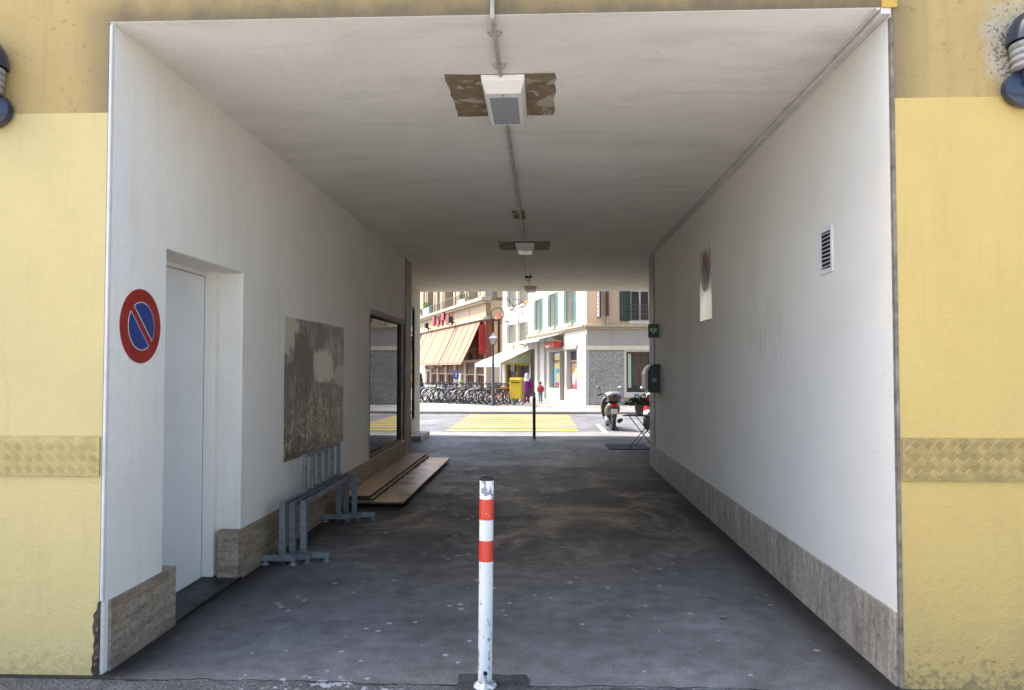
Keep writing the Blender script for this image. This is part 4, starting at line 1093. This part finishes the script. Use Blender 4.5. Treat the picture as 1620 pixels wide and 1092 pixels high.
# ground floor bays
bays = [(-20.6, -18.0), (-17.3, -14.4), (-13.7, -10.8), (-10.1, -7.1), (-6.4, -3.6), (-3.0, -.6)]
holes = [(a, b, 0.02, 1.12) for a, b in bays]+[(a, b, 1.22, 2.2) for a, b in bays]+[(-22.9, -21.4, .02, 1.35)]
wall('bay_wall', C['pink_wall'], rb, FR, -LG, 0, -.05, 2.45, holes, .4, 2)
for i, (a, b) in enumerate(bays):
    w_ = B('transom_panel', C['dkred'], rb, a+.002, .12, 1.222, b-.002, .2, 2.198, M=FR)
    m = MB(FR)
    for k in range(4): m.box(a+.01, .09, 1.3+k*.24, b-.01, .118, 1.33+k*.24)
    m.build('glazing_bar', C['redbrown'], w_)
    d_ = B('shop_door', C['dim'] if i % 2 else C['curtain'], rb, a+.002, .3, .022, b-.002, .36, 1.118, M=FR)
    m = MB(FR)
    for k in range(5):
        x = a+.02+(b-a-.2)*k/4; m.box(x, .2, .03, x+.16, .298, 1.11)
    m.build('door_frame', C['brownwood'], d_)
B('dark_doorway', C['void'], rb, -22.89, .3, .02, -21.41, .36, 1.34, M=FR)
B('upper_ground_wall', C['redbrown'], rb, -LG, .1, 2.46, 0, .5, 5.67, M=FR)
# the shaded end wall by the alley: columns, red curtains and joinery
FS = frame((-4.46, 60), (-.934, -.357), QL)
B('end_wall', C['orange_wall'], rb, .0, .0, 5.75, 3.6, .5, 7.25, M=FS)
B('end_upper', C['buff'], rb, .0, .3, 7.25, 3.6, .6, 16, M=FS)
B('end_panel', C['beam'], rb, .02, .05, 7.5, .55, .29, 9.2, M=FS)
B('end_joinery', C['redbrown'], rb, .0, .35, 2.3, 3.6, .5, 5.74, M=FS)
B('red_curtain', C['redcloth'], rb, -.5, .30, 2.9, .62, .345, 5.3, M=FS)
for x in (.7, 1.25): B('end_column', C['orange_wall'], rb, x, .05, -.05, x+.3, .34, 5.74, M=FS, bevel=.03)
B('end_lower', C['pink_wall'], rb, .0, .2, -.05, 3.6, .34, 2.29, M=FS)
m = MB(FS); m.lathe([(.36, 0), (.36, .05), (0, .05)], (.35, .28, 2.65), 18, Matrix.Rotation(PI/2, 3, 'X'), .8, 1); m.build('oval_window', C['void'], rb)
for x in (-5.2, -1.0):
    m = MB(FR); m.lathe([(.36, 0), (.36, .06), (0, .06)], (x, .10, 2.62), 18, Matrix.Rotation(PI/2, 3, 'X'), 1.8, 1); m.build('oval_window', C['void'], rb)
m = MB(FR); m.tube([(-7+7.0*i/12, .06, 3.05+.35*math.sin(PI*i/12)) for i in range(13)], .04, 6); m.build('arched_band', C['moulding'], rb)
for x in (-3.2, -.35): B('joinery_post', C['redbrown'], rb, x, -.02, 2.46, x+.3, .098, 5.6, M=FR)
# letters above the awning: four tall blocks too small to read
lt = thing('fascia_lettering', 'row of maroon letters standing on the fascia above the orange awning', 'letters', QL)
for i, (x, zz, h) in enumerate(((-17.9, 6.1, 1.0), (-15.9, 6.05, .85), (-13.9, 6.05, 1.15), (-11.7, 6.0, .95))):
    m = MB(FR)
    if i == 0: m.box(x, -.5, zz, x+.9, -.3, zz+h)
    elif i == 1: m.box(x, -.5, zz, x+.9, -.3, zz+h-.25); m.box(x, -.5, zz+h-.12, x+.9, -.3, zz+h)
    elif i == 2: m.box(x, -.5, zz, x+.35, -.3, zz+h); m.box(x+.352, -.5, zz+h*.35, x+1.0, -.3, zz+h)
    else: m.prism([(x, zz), (x+.9, zz), (x+.9, zz+h*.6), (x+.7, zz+h*.9), (x+.45, zz+h), (x+.2, zz+h*.9), (x, zz+h*.6)], -.5, -.3, lambda a, b, h_: (a, h_, b))
    m.build('letter', C['maroon'], lt)
for k, x in enumerate((-19.6, -9.2)):
    t = MB(Matrix.Translation(Vector(QL)) @ FR); t.tube([(x, -.3, 5.95), (x, -.75, 6.0)], .05, 6); t.cbox((x, -.75, 6.25), (.5, .35, .5)); t.box(x-.12, -.62, 5.7, x+.12, -.5, 6.0)
    tag(t.build('fascia_spotlight', C['steel_dk']), 'dark spotlight on the fascia %s of the maroon letters' % ('left' if k == 0 else 'right'), 'spotlight', 'fascia spotlights')
# small crest ornaments
for k, x in enumerate((-22.3, -5.1)):
    t = MB(Matrix.Translation(Vector(QL)) @ FR); t.lathe([(.0, -.35), (.2, -.1), (.25, .15), (.1, .35), (0, .4)], (x, -.03, 6.5), 10, None, 1, .3)
    tag(t.build('wall_crest', C['trim_grey'], smooth=True), 'small grey crest on the fascia at the %s end of the awning' % ('far left' if k == 0 else 'right'), 'crest')
# orange awning, two cloths
for k, (a, b) in enumerate(((-24.4, -9.75), (-9.4, -1.3))):
    t = thing('orange_awning', ('wide striped orange awning cloth on the left of the restaurant front', 'narrower orange awning cloth at the right end of the restaurant front')[k], 'awning', QL, 0, 'orange restaurant awnings')
    m = MB(FR); n = 12; pts = []
    for i in range(n+1):
        f_ = i/n; y = -.12-1.6*f_; z = 5.62-3.42*f_-.10*math.sin(PI*f_)
        pts.append((y, z))
    vs = [(a, y, z) for y, z in pts]+[(b, y, z) for y, z in pts]+[(a, y+.02, z-.03) for y, z in pts]+[(b, y+.02, z-.03) for y, z in pts]
    N = n+1; fs = []
    for i in range(n):
        fs += [(i, i+1, N+i+1, N+i), (2*N+i, 3*N+i, 3*N+i+1, 2*N+i+1), (i, 2*N+i, 2*N+i+1, i+1), (N+i, N+i+1, 3*N+i+1, 3*N+i)]
    fs += [(0, N, 3*N, 2*N), (n, 2*N+n, 3*N+n, N+n)]
    m.add(vs, fs); m.build('cloth', C['awn_rib'] if 'awn_rib' in C else C['awn'], t)
    B('front_bar', C['awn'], t, a, -1.78, 2.02, b, -1.71, 2.22, M=FR)
    m = MB(FR)
    nr = 3 if k == 0 else 4
    for i in range(nr):
        x = a+(b-a)*(i+.5)/nr
        m.tube([(x, y-.01, z+.004) for y, z in pts], .03, 4)
    m.build('seam', C['redbrown'], t)
# flower boxes on the cornice
def planter(x0, x1, z, h, mt, label, dens):
    t = thing('flower_box', label, 'planter', QL)
    B('box', mt, t, x0, -.50, z, x1, -.2, z+h, M=FR, bevel=.02)
    m = MB(FR)
    for i in range(dens):
        p = Vector((random.uniform(x0, x1), random.uniform(-.55, -.15), z+h+random.uniform(-.05, .45)))
        d = Vector((random.uniform(-1, 1), random.uniform(-1, .3), random.uniform(-.2, 1))).normalized()*.22; s = d.cross(Vector((.3, .5, 1))).normalized()*.07
        m.add([p, p+d*.5+s, p+d, p+d*.5-s], [(0, 1, 2, 3)])
    m.build('foliage', C['leaf'], t)
planter(-22.8, -19.7, 7.55, .75, C['planter'], 'pale blue flower box with green plants on the restaurant cornice', 160)
planter(-26.2, -24.0, 7.5, .35, C['pot'], 'flower box with plants at the left end of the cornice', 120)
planter(-7.6, -5.0, 7.5, .35, C['pot'], 'flower box with plants near the right end of the cornice', 90)
# wall lanterns between the bays
for i, (x, z) in enumerate(((-21.0, 1.78), (-17.65, 1.9), (-14.05, 2.05), (-10.45, 2.2))):
    t = thing('wall_lantern', 'pale wall lantern on the pink pier, %s from the left under the awning' % ('first', 'second', 'third', 'fourth')[i], 'lantern', QL, 0, 'lanterns between the restaurant bays')
    MB(FR).lathe([(.16, -.2), (.25, .05), (.1, .18), (0, .2)], (x, -.42, z), 8).build('shade', C['lampglass'], t)
    MB(FR).tube([(x, .0, z-.1), (x, -.42, z-.2)], .035, 6).build('arm', C['iron'], t)

# ------------------------------------------------------------------ plaza furniture
t = thing('lamp_post', 'grey street lamp post with a four sided lantern standing on the plaza', 'street lamp', (-2.19, 33.74, 0))
m = MB(); m.lathe([(.11, 0), (.11, .10), (.085, .14), (.08, .75), (.065, .80), (.055, 1.6), (.045, 2.72), (.07, 2.75), (.05, 2.80)], (0, 0, 0), 14); m.build('pole', C['lamp_grey'], t, smooth=True)
A45 = Matrix.Rotation(PI/4, 3, 'Z')
lg = MB().lathe([(.15, 2.80), (.235, 3.05)], (0, 0, 0), 4, A45).build('lantern_glass', C['lampglass'], t)
m = MB()
for a in range(4):
    c_, s_ = math.cos(PI/4+a*PI/2), math.sin(PI/4+a*PI/2); m.tube([(.153*c_, .153*s_, 2.80), (.238*c_, .238*s_, 3.05)], .012, 5)
m.build('lantern_frame', C['lamp_grey'], lg)
MB().lathe([(.275, 3.05), (.275, 3.07), (.15, 3.18), (.11, 3.20), (.10, 3.25), (.03, 3.29), (.03, 3.34), (0, 3.36)], (0, 0, 0), 4, A45).build('lantern_roof', C['silver'], t)

t = thing('letter_box', 'yellow street letter box on grey supports beside the bicycles', 'letter box', (-1.13, 34.5, 0), R(-14))
B('box_body', C['postyellow'], t, -.28, -.26, .30, .28, .26, 1.26, bevel=.03)
B('box_hood', C['postyellow'], t, -.285, -.29, 1.14, .285, -.262, 1.20, bevel=.008)
B('posting_slot', C['void'], t, -.2, -.268, 1.02, .2, -.258, 1.06)
MB().tube([(-.16, .0, 0), (-.16, 0, .31)], .1, 12).build('foot', C['trim_grey'], t)
MB().tube([(.33, -.1, 0), (.33, -.1, 1.15)], .03, 8).build('support_post', C['galv'], t)
B('label_plate', C['sign_white'], t, -.287, -.12, .86, -.281, .1, .95)

t = thing('information_sign', 'small blue sign on a thin pole among the parked bicycles', 'sign', (-4.40, 38.2, 0))
MB().tube([(0, 0, 0), (0, 0, 1.6)], .03, 8).build('pole', C['galv_dk'], t)
B('sign_board', C['bluesign'], t, -.12, -.06, 1.16, .12, -.035, 1.60, bevel=.006)
B('white_stroke', C['sign_white'], t, -.02, -.065, 1.24, .03, -.0605, 1.52)
B('lower_plate', C['sign_white'], t, -.10, -.06, .98, .08, -.035, 1.13, bevel=.004)
t = thing('closed_parasol', 'closed pale green parasol on a dark stand behind the bicycles', 'parasol', (-4.75, 43.5, 0))
MB().lathe([(.03, 1.42), (.10, 1.2), (.14, .85), (.10, .6), (.06, .55)], (0, 0, 0), 10).build('folded_cloth', C['palegreen'], t)
MB().lathe([(.25, 0), (.25, .06), (.04, .1), (.03, .6), (.025, 1.45)], (0, 0, 0), 10).build('stand', C['steel_dk'], t)

t = thing('cone_tree', 'small dark cone shaped evergreen at the left edge of the plaza', 'tree', (-7.35, 45, 0))
MB().tube([(0, 0, 0), (0, 0, .35)], .05, 8).build('trunk', C['brownwood'], t)
m = MB()
for i in range(900):
    z = random.uniform(.12, 1.38); rr = .36*(1-z/1.42)*random.uniform(.6, 1.06)+.01; a = random.uniform(0, 2*PI)
    p = Vector((rr*math.cos(a), rr*math.sin(a), z)); d = Vector((math.cos(a), math.sin(a), random.uniform(.3, 1.2))).normalized()*random.uniform(.06, .11)
    s = d.cross(Vector((0, 0, 1))).normalized()*.022
    m.add([p, p+d*.5+s, p+d, p+d*.5-s], [(0, 1, 2, 3)])
m.lathe([(.27, .12), (.2, .5), (.1, .95), (0, 1.3)], (0, 0, 0), 9)
m.build('crown', C['conifer'], t)

# ------------------------------------------------------------------ bicycles
def wheel(r=.335):
    m = MB(); m.tube([(r*math.cos(2*PI*i/26), 0, r+r*math.sin(2*PI*i/26)) for i in range(26)], .02, 6, closed=True); return m
def make_bike(label, mt, basket=False, step=False):
    t = thing('bicycle', label, 'bicycle', (0, 0, 0), 0, 'bicycles parked in a row on the plaza')
    for x in (-.52, .52):
        o = wheel().build('wheel', C['rubber'], t, smooth=True); o.location = (x, 0, 0)
        m = MB()
        m.tube([(.305*math.cos(2*PI*i/20), 0, .335+.305*math.sin(2*PI*i/20)) for i in range(20)], .011, 4, closed=True)
        for k in range(9): m.tube([(0, 0, .335), (.3*math.cos(2*PI*k/9), 0, .335+.3*math.sin(2*PI*k/9))], .004, 3)
        m.tube([(0, -.04, .335), (0, .04, .335)], .025, 6)
        m.build('rim', C['rimgrey'], o)
        g = MB(); g.tube([(.365*math.cos(a), 0, .335+.365*math.sin(a)) for a in [PI*(.05+.6*i/9) if x > 0 else PI*(.2+.75*i/9) for i in range(10)]], .016, 5); g.build('mudguard', mt if step else C['steel_dk'], o)
    m = MB(); bbx = (-.06, 0, .30); st = (-.20, 0, .80); hd = (.36, 0, .78); hb = (.40, 0, .64)
    m.tube([bbx, st], .018, 6); m.tube([bbx, hb], .022, 6)
    if not step: m.tube([(-.17, 0, .72), hd], .018, 6)
    else: m.tube([(-.11, 0, .48), (.2, 0, .52), hd], .02, 6)
    for s in (-.05, .05):
        m.tube([bbx, (-.52, s, .335)], .011, 5); m.tube([(-.18, 0, .70), (-.52, s, .335)], .010, 5); m.tube([hb, (.44, s, .58), (.52, s, .335)], .013, 5)
    m.tube([hb, hd, (.345, 0, .9)], .02, 6)
    m.build('bike_frame', mt, t)
    m = MB(); m.tube([(.25, -.29, .98), (.34, -.2, .99), (.37, 0, .94), (.34, .2, .99), (.25, .29, .98)], .013, 5)
    for s in (-1, 1): m.tube([(.22, s*.29, .975), (.31, s*.25, .985)], .019, 6)
    m.build('handlebar', C['black'], t)
    m = MB(); m.tube([st, (-.215, 0, .90)], .014, 6)
    m.add([(-.36, -.075, .92), (-.36, .075, .92), (-.2, .05, .91), (-.06, .018, .90), (-.06, -.018, .90), (-.2, -.05, .91), (-.36, -.07, .955), (-.36, .07, .955), (-.2, .05, .945), (-.06, .015, .93), (-.06, -.015, .93), (-.2, -.05, .945)],
          [(6, 7, 8, 11), (11, 8, 9, 10), (0, 5, 2, 1), (5, 4, 3, 2), (0, 1, 7, 6), (1, 2, 8, 7), (2, 3, 9, 8), (3, 4, 10, 9), (4, 5, 11, 10), (5, 0, 6, 11)])
    m.build('saddle', C['black'], t)
    m = MB(); m.tube([(-.06, -.06, .30), (.10, -.08, .22)], .012, 5); m.tube([(-.06, .06, .30), (-.2, .08, .36)], .012, 5); m.tube([(-.06+.09*math.cos(a), .05, .30+.09*math.sin(a)) for a in [2*PI*i/10 for i in range(10)]], .01, 4, closed=True)
    m.build('crank', C['chrome'], t)
    if basket:
        m = MB(); m.add([(.45, -.15, .68), (.68, -.15, .68), (.68, .15, .68), (.45, .15, .68), (.42, -.19, .92), (.75, -.19, .92), (.75, .19, .92), (.42, .19, .92)], [(0, 3, 2, 1), (0, 1, 5, 4), (1, 2, 6, 5), (2, 3, 7, 6), (3, 0, 4, 7)])
        m.build('basket', C['galv_dk'], t)
    return t
BF = {k: M(k+'_bike_paint', c, .4, .1, .1) for k, c in dict(black=(.02, .02, .022), silver=(.40, .41, .43), pinkish=(.48, .36, .38), orange=(.55, .17, .07), blue=(.10, .15, .25), white=(.62, .62, .60), teal=(.08, .2, .2)).items()}
protos = {}
def bike(kind, basket, step, x, y, a, label):
    k = (kind, basket, step)
    if k not in protos:
        protos[k] = o = make_bike(label, BF[kind], basket, step)
    else:
        o = copy_tree(protos[k]); o['label'] = label
    o.location = (x, y, 0); o.rotation_euler = (R(random.uniform(-5, 5)), 0, R(a))
    return o
P0 = Vector((-1.62, 34.55)); P1 = Vector((-6.6, 37.9))
front = [('black', 0, 0), ('orange', 0, 0), ('black', 0, 0), ('black', 1, 0), ('white', 0, 1), ('silver', 0, 0), ('pinkish', 0, 1), ('black', 1, 0), ('pinkish', 0, 1), ('blue', 0, 0), ('silver', 0, 1), ('white', 1, 1), ('black', 0, 0), ('silver', 0, 0), ('blue', 0, 1), ('teal', 0, 0)]
where = ['next to the yellow letter box', 'second from the letter box', 'just right of the lamp post', 'just left of the lamp post', 'second left of the lamp post', 'third left of the lamp post', 'fourth left of the lamp post', 'fifth left of the lamp post', 'in the middle of the row', 'just left of the middle of the row', 'below the red brown bays', 'under the left lantern', 'fifth from the left edge', 'fourth from the left edge', 'third from the left edge', 'second from the left edge']
for i, (k, b, s) in enumerate(front):
    p = P0.lerp(P1, i/15)+Vector((random.uniform(-.05, .05), random.uniform(-.08, .08)))
    bike(k, b, s, p.x, p.y, (46+random.uniform(-9, 9)) if i not in (8,) else 12, '%s bicycle%s in the front row, %s' % (k, ' with basket' if b else '', where[i]))
back = ['black', 'blue', 'orange', 'silver', 'black', 'teal', 'silver', 'black', 'blue', 'pinkish', 'black', 'white', 'black']
for i, k in enumerate(back):
    p = P0.lerp(P1, .10+i/14.2)+Vector((1.05, 1.35))+Vector((random.uniform(-.1, .1), random.uniform(-.1, .1)))
    bike(k, 0, 1 if k in ('pinkish', 'white') else 0, p.x, p.y, 230+random.uniform(-14, 14), '%s bicycle in the back row of the bicycles, number %s from the right' % (k, ('one', 'two', 'three', 'four', 'five', 'six', 'seven', 'eight', 'nine', 'ten', 'eleven', 'twelve', 'thirteen')[i]))

# ------------------------------------------------------------------ scooters
def scooter(label, x, y, z, rz, body, body2, case=True):
    """front points to +y"""
    t = thing('scooter', label, 'scooter', (x, y, z), rz, None)
    for yy, nm in ((.20, 'w'), (1.48, 'w')):
        m = MB(); A = Matrix.Rotation(PI/2, 3, 'Y')
        m.lathe([(.12, -.055), (.19, -.062), (.235, -.045), (.25, 0), (.235, .045), (.19, .062), (.12, .055)], (0, yy, .25), 24, A); o = m.build('wheel', C['rubber'], t, smooth=True)
        m = MB(); m.lathe([(0, -.05), (.11, -.045), (.122, -.056), (.122, .056), (.11, .045), (0, .05)], (0, yy, .25), 16, A); m.build('rim', C['silver'], o, smooth=True)
    # tail and side panels: loft of sections along y
    def loft(secs, name, mt, n=16, sub=0):
        m = MB(); vs = []; fs = []
        for (yy, w_, zc, h_) in secs:
            for k in range(n):
                a = 2*PI*k/n; c_, s_ = math.cos(a), math.sin(a)
                ex = .75
                vs.append((w_*math.copysign(abs(c_)**ex, c_), yy, zc+h_*math.copysign(abs(s_)**ex, s_)))
        for i in range(len(secs)-1):
            for k in range(n): fs.append((i*n+k, i*n+(k+1) % n, (i+1)*n+(k+1) % n, (i+1)*n+k))
        fs += [tuple(range(n)), tuple(range((len(secs)-1)*n, len(secs)*n))]
        m.add(vs, fs); return m.build(name, mt, t, smooth=True)
    loft([(-.06, .10, .73, .07), (.0, .17, .70, .12), (.15, .20, .64, .17), (.45, .21, .58, .18), (.75, .19, .52, .15), (.85, .16, .42, .10)], 'body', body)
    loft([(.8, .19, .30, .04), (1.0, .2, .30, .04), (1.2, .19, .32, .05)], 'footboard', C['black'])
    loft([(1.16, .22, .62, .32), (1.22, .24, .62, .36), (1.30, .18, .64, .34), (1.36, .10, .62, .26)], 'leg_shield', body)
    loft([(.02, .13, .84, .03), (.2, .16, .85, .05), (.5, .17, .84, .05), (.75, .14, .82, .05), (.85, .08, .80, .04)], 'seat', C['black'])
    loft([(1.28, .07, .46, .04), (1.40, .08, .54, .04), (1.55, .08, .53, .04), (1.70, .06, .42, .03)], 'front_mudguard', body2)
    loft([(-.10, .075, .42, .03), (-.02, .085, .52, .03), (.12, .085, .56, .03)], 'rear_mudguard', C['black'])
    tl = loft([(-.105, .07, .755, .035), (-.085, .09, .755, .05), (-.05, .10, .75, .055)], 'tail_light', C['redlens'])
    for s in (-1, 1): MB().blob((s*.135, -.03, .755), (.045, .05, .035), 10, 6).build('turn_signal', C['sign_white'], t, smooth=True)
    B('number_plate', C['sign_white'], t, -.09, -.125, .50, .09, -.119, .64, bevel=.004)
    MB().tube([(0, 1.22, .9), (0, 1.34, .62), (0, 1.44, .42), (.07, 1.47, .3)], .035, 8).build('fork', C['steel_dk'], t, smooth=True)
    m = MB(); m.tube([(-.33, 1.04, 1.0), (-.2, 1.12, 1.02), (0, 1.18, .98), (.2, 1.12, 1.02), (.33, 1.04, 1.0)], .016, 8)
    for s in (-1, 1): m.tube([(s*.36, 1.02, .995), (s*.23, 1.10, 1.015)], .022, 8)
    m.build('handlebar', C['black'], t, smooth=True)
    MB().blob((0, 1.24, .99), (.13, .10, .09), 12, 8).build('headlight_cowl', body2, t, smooth=True)
    MB().blob((0, 1.33, .98), (.08, .03, .06), 12, 8).build('headlight', C['lampglass'], t, smooth=True)
    for s in (-1, 1):
        o = MB().tube([(s*.24, 1.09, 1.02), (s*.30, 1.07, 1.20)], .008, 6).build('mirror_stem', C['black'], t)
        MB().blob((s*.33, 1.07, 1.22), (.065, .022, .045), 12, 8).build('mirror', C['silver'] if s < 0 else C['sign_white'], o, smooth=True)
    m = MB(); m.tube([(.19, .62, .24), (.20, .35, .26), (.21, -.02, .32)], [.03, .062, .05], 10); m.build('exhaust', C['steel_dk'], t, smooth=True)
    m = MB(); m.tube([(-.06, .45, .2), (-.17, .32, .0)], .015, 6); m.tube([(.06, .45, .2), (.17, .32, 0)], .015, 6); m.tube([(-.17, .32, .012), (.17, .32, .012)], .012, 6); m.build('centre_stand', C['steel_dk'], t)
    MB().tube([(-.14, .2, .25), (-.15, .5, .33), (-.1, .75, .36)], .07, 10).build('engine_case', body2, t, smooth=True)
    m = MB(); m.tube([(-.16, -.10, .84), (-.13, .12, .86)], .014, 6); m.tube([(.16, -.10, .84), (.13, .12, .86)], .014, 6); m.tube([(-.16, -.10, .84), (.16, -.10, .84)], .014, 6); m.build('rear_rack', C['black'], t)
    if case:
        tc = loft2(t)
    return t
def loft2(t):
    def rr(zz, w_, d_, n=20):
        out = []
        for k in range(n):
            a = 2*PI*k/n; c_, s_ = math.cos(a), math.sin(a); out.append((w_*math.copysign(abs(c_)**.6, c_), -.05+d_*math.copysign(abs(s_)**.6, s_), zz))
        return out
    def stack(secs, name, mt, par):
        m = MB(); vs = []; fs = []; n = 20
        for s in secs: vs += rr(*s)
        for i in range(len(secs)-1):
            for k in range(n): fs.append((i*n+k, i*n+(k+1) % n, (i+1)*n+(k+1) % n, (i+1)*n+k))
        fs += [tuple(range(n-1, -1, -1)), tuple(range((len(secs)-1)*n, len(secs)*n))]
        m.add(vs, fs); return m.build(name, mt, par, smooth=True)
    tc = stack([(.87, .14, .13), (.88, .17, .16), (.97, .205, .185), (1.02, .215, .195)], 'top_case', C['pewter'], t)
    stack([(1.022, .22, .2), (1.06, .22, .2), (1.11, .19, .175), (1.135, .12, .11), (1.14, .03, .03)], 'case_lid', C['silver'], tc)
    B('case_latch', C['black'], tc, -.05, -.252, .98, .05, -.236, 1.06, bevel=.004)
    return tc
scooter('grey scooter with a silver top case, seen from behind, parked at the kerb', 2.09, 21.42, -.10, R(2), C['pewter'], C['silver'])
scooter('red scooter half hidden behind the potted plant at the right', 3.86, 23.2, -.10, R(150), C['redpaint'], C['sign_white'], False)

# ------------------------------------------------------------------ people
def skinbody(name, pts, edges, mt, parent, root=0):
    me = bpy.data.meshes.new(name); me.from_pydata([p[:3] for p in pts], edges, [])
    o = bpy.data.objects.new(name, me); COL.objects.link(o); o.parent = parent
    o.modifiers.new('skin', 'SKIN'); o.modifiers['skin'].use_smooth_shade = True
    for i, v in enumerate(me.skin_vertices[0].data):
        r = pts[i][3]; v.radius = (r, r) if not isinstance(r, tuple) else r
        v.use_root = (i == root)
    s = o.modifiers.new('sub', 'SUBSURF'); s.levels = 1; s.render_levels = 2
    me.materials.append(mt)
    return o
def person(label, x, y, rz, h, pose):
    """figure faces +y; all lengths scaled from a 1.7 m body"""
    t = thing('person', label, 'person', (x, y, 0), rz)
    k = h/1.7
    P = [(0, 0, .93, .125), (0, 0, 1.12, .115), (0, .01, 1.32, .135), (0, .0, 1.44, .06), (0, .01, 1.53, .055), (0, .03, 1.62, .095), (0, .02, 1.67, .07)]
    E_ = [(i, i+1) for i in range(6)]
    for s in (-1, 1):
        n = len(P); st = pose['step']*s
        P += [(s*.09, 0, .86, .095), (s*.095, st*.5+.02, .48, .062), (s*.095, st*.9-.03, .10, .042), (s*.1, st*.9+.08, .035, .035)]
        E_ += [(0, n), (n, n+1), (n+1, n+2), (n+2, n+3)]
        n = len(P); a = pose['arm']
        P += [(s*.18, 0, 1.37, .055), (s*.24, -.02, 1.12, .042), (s*.22, a, .93, .033), (s*.21, a+.05, .86, .03), (s*.205, a+.08, .80, .016), (s*.19, a+.09, .84, .012)]
        E_ += [(2, n), (n, n+1), (n+1, n+2), (n+2, n+3), (n+3, n+4), (n+3, n+5)]
    b = skinbody('body', [(p[0]*k, p[1]*k, p[2]*k, p[3]*k) for p in P], E_, C['skin'], t)
    return t, k
def loftz(secs, name, mt, t, n=18, wob=0):
    m = MB(); vs = []; fs = []
    for (z, rx, ry, cx, cy) in secs:
        for q in range(n):
            a = 2*PI*q/n; w_ = 1+wob*math.sin(q*3.1+z*4); vs.append((cx+rx*math.cos(a)*w_, cy+ry*math.sin(a)*w_, z))
    for i in range(len(secs)-1):
        for q in range(n): fs.append((i*n+q, i*n+(q+1) % n, (i+1)*n+(q+1) % n, (i+1)*n+q))
    fs += [tuple(range(n-1, -1, -1)), tuple(range((len(secs)-1)*n, len(secs)*n))]
    m.add(vs, fs); return m.build(name, mt, t, smooth=True)
t, k = person('person in a purple patterned tunic and white headscarf standing beside the yellow letter box', -.70, 36.2, R(-18), 1.43, dict(step=.05, arm=.12))
def sc_(secs, k): return [tuple(v*k for v in s) for s in secs]
loftz(sc_([(.62, .26, .19, 0, 0), (.80, .25, .18, 0, 0), (1.0, .22, .165, 0, 0), (1.2, .215, .16, 0, 0), (1.36, .215, .14, 0, 0), (1.44, .15, .11, 0, 0)], k), 'tunic', C['purple'], t, wob=.04)
for s in (-1, 1): MB().tube([Vector((s*.18, 0, 1.38))*k, Vector((s*.26, -.02, 1.12))*k, Vector((s*.245, .10, .93))*k], [.085*k, .085*k, .075*k], 12).build('sleeve', C['purple'], t, smooth=True)
loftz(sc_([(.36, .24, .18, 0, 0), (.55, .24, .18, 0, 0), (.66, .24, .175, 0, 0)], k), 'skirt', C['plum'], t, wob=.03)
for s in (-1, 1): MB().tube([Vector((s*.095, s*.02, .6))*k, Vector((s*.095, s*.04-.02, .3))*k, Vector((s*.095, s*.045-.03, .07))*k], [.10*k, .09*k, .08*k], 12).build('trouser_leg', C['magenta'], t, smooth=True)
m = loftz(sc_([(1.28, .20, .15, .03, -.02), (1.40, .19, .145, .02, -.01), (1.50, .12, .12, 0, .0), (1.60, .122, .135, 0, .0), (1.68, .105, .12, 0, 0), (1.745, .05, .06, 0, 0)], k), 'headscarf', C['scarf'], t)
t, k = person('child in blue jeans with dark hair walking away beside the white pillar', -.03, 36.9, R(4), 1.02, dict(step=.07, arm=.04))
loftz(sc_([(.86, .17, .12, 0, 0), (1.1, .17, .12, 0, 0), (1.36, .18, .12, 0, 0), (1.44, .1, .08, 0, 0)], k), 'jacket', C['navytop'], t)
for s in (-1, 1):
    MB().tube([Vector((s*.17, 0, 1.38))*k, Vector((s*.24, -.02, 1.12))*k, Vector((s*.225, .03, .93))*k], [.068*k, .06*k, .05*k], 10).build('sleeve', C['navytop'], t, smooth=True)
    MB().tube([Vector((s*.085, 0, .92))*k, Vector((s*.095, s*.035+.02, .5))*k, Vector((s*.095, s*.063-.03, .12))*k], [.11*k, .085*k, .07*k], 12).build('trouser_leg', C['jeans'], t, smooth=True)
    MB().blob((s*.1*k, (s*.063+.03)*k, .05*k), (.05*k, .12*k, .05*k), 10, 6).build('shoe', C['black'], t, smooth=True)
MB().blob((0, .01*k, 1.63*k), (.115*k, .12*k, .13*k), 14, 10).build('hair', C['hair'], t, smooth=True)
t = thing('backpack', 'red backpack worn by the child in blue jeans', 'backpack', (-.03, 36.78, .52), R(4))
m = MB(); m.box(-.125, -.09, 0, .125, .045, .30); m.build('bag_body', C['redbag'], t, bevel=.045, seg=3)
B('front_pocket', C['redbag'], t, -.09, -.115, .03, .09, -.088, .14, bevel=.012)
for s in (-1, 1): MB().tube([(s*.08, .04, .29), (s*.085, .10, .34), (s*.09, .17, .28)], .014, 6).build('strap', C['black'], t)
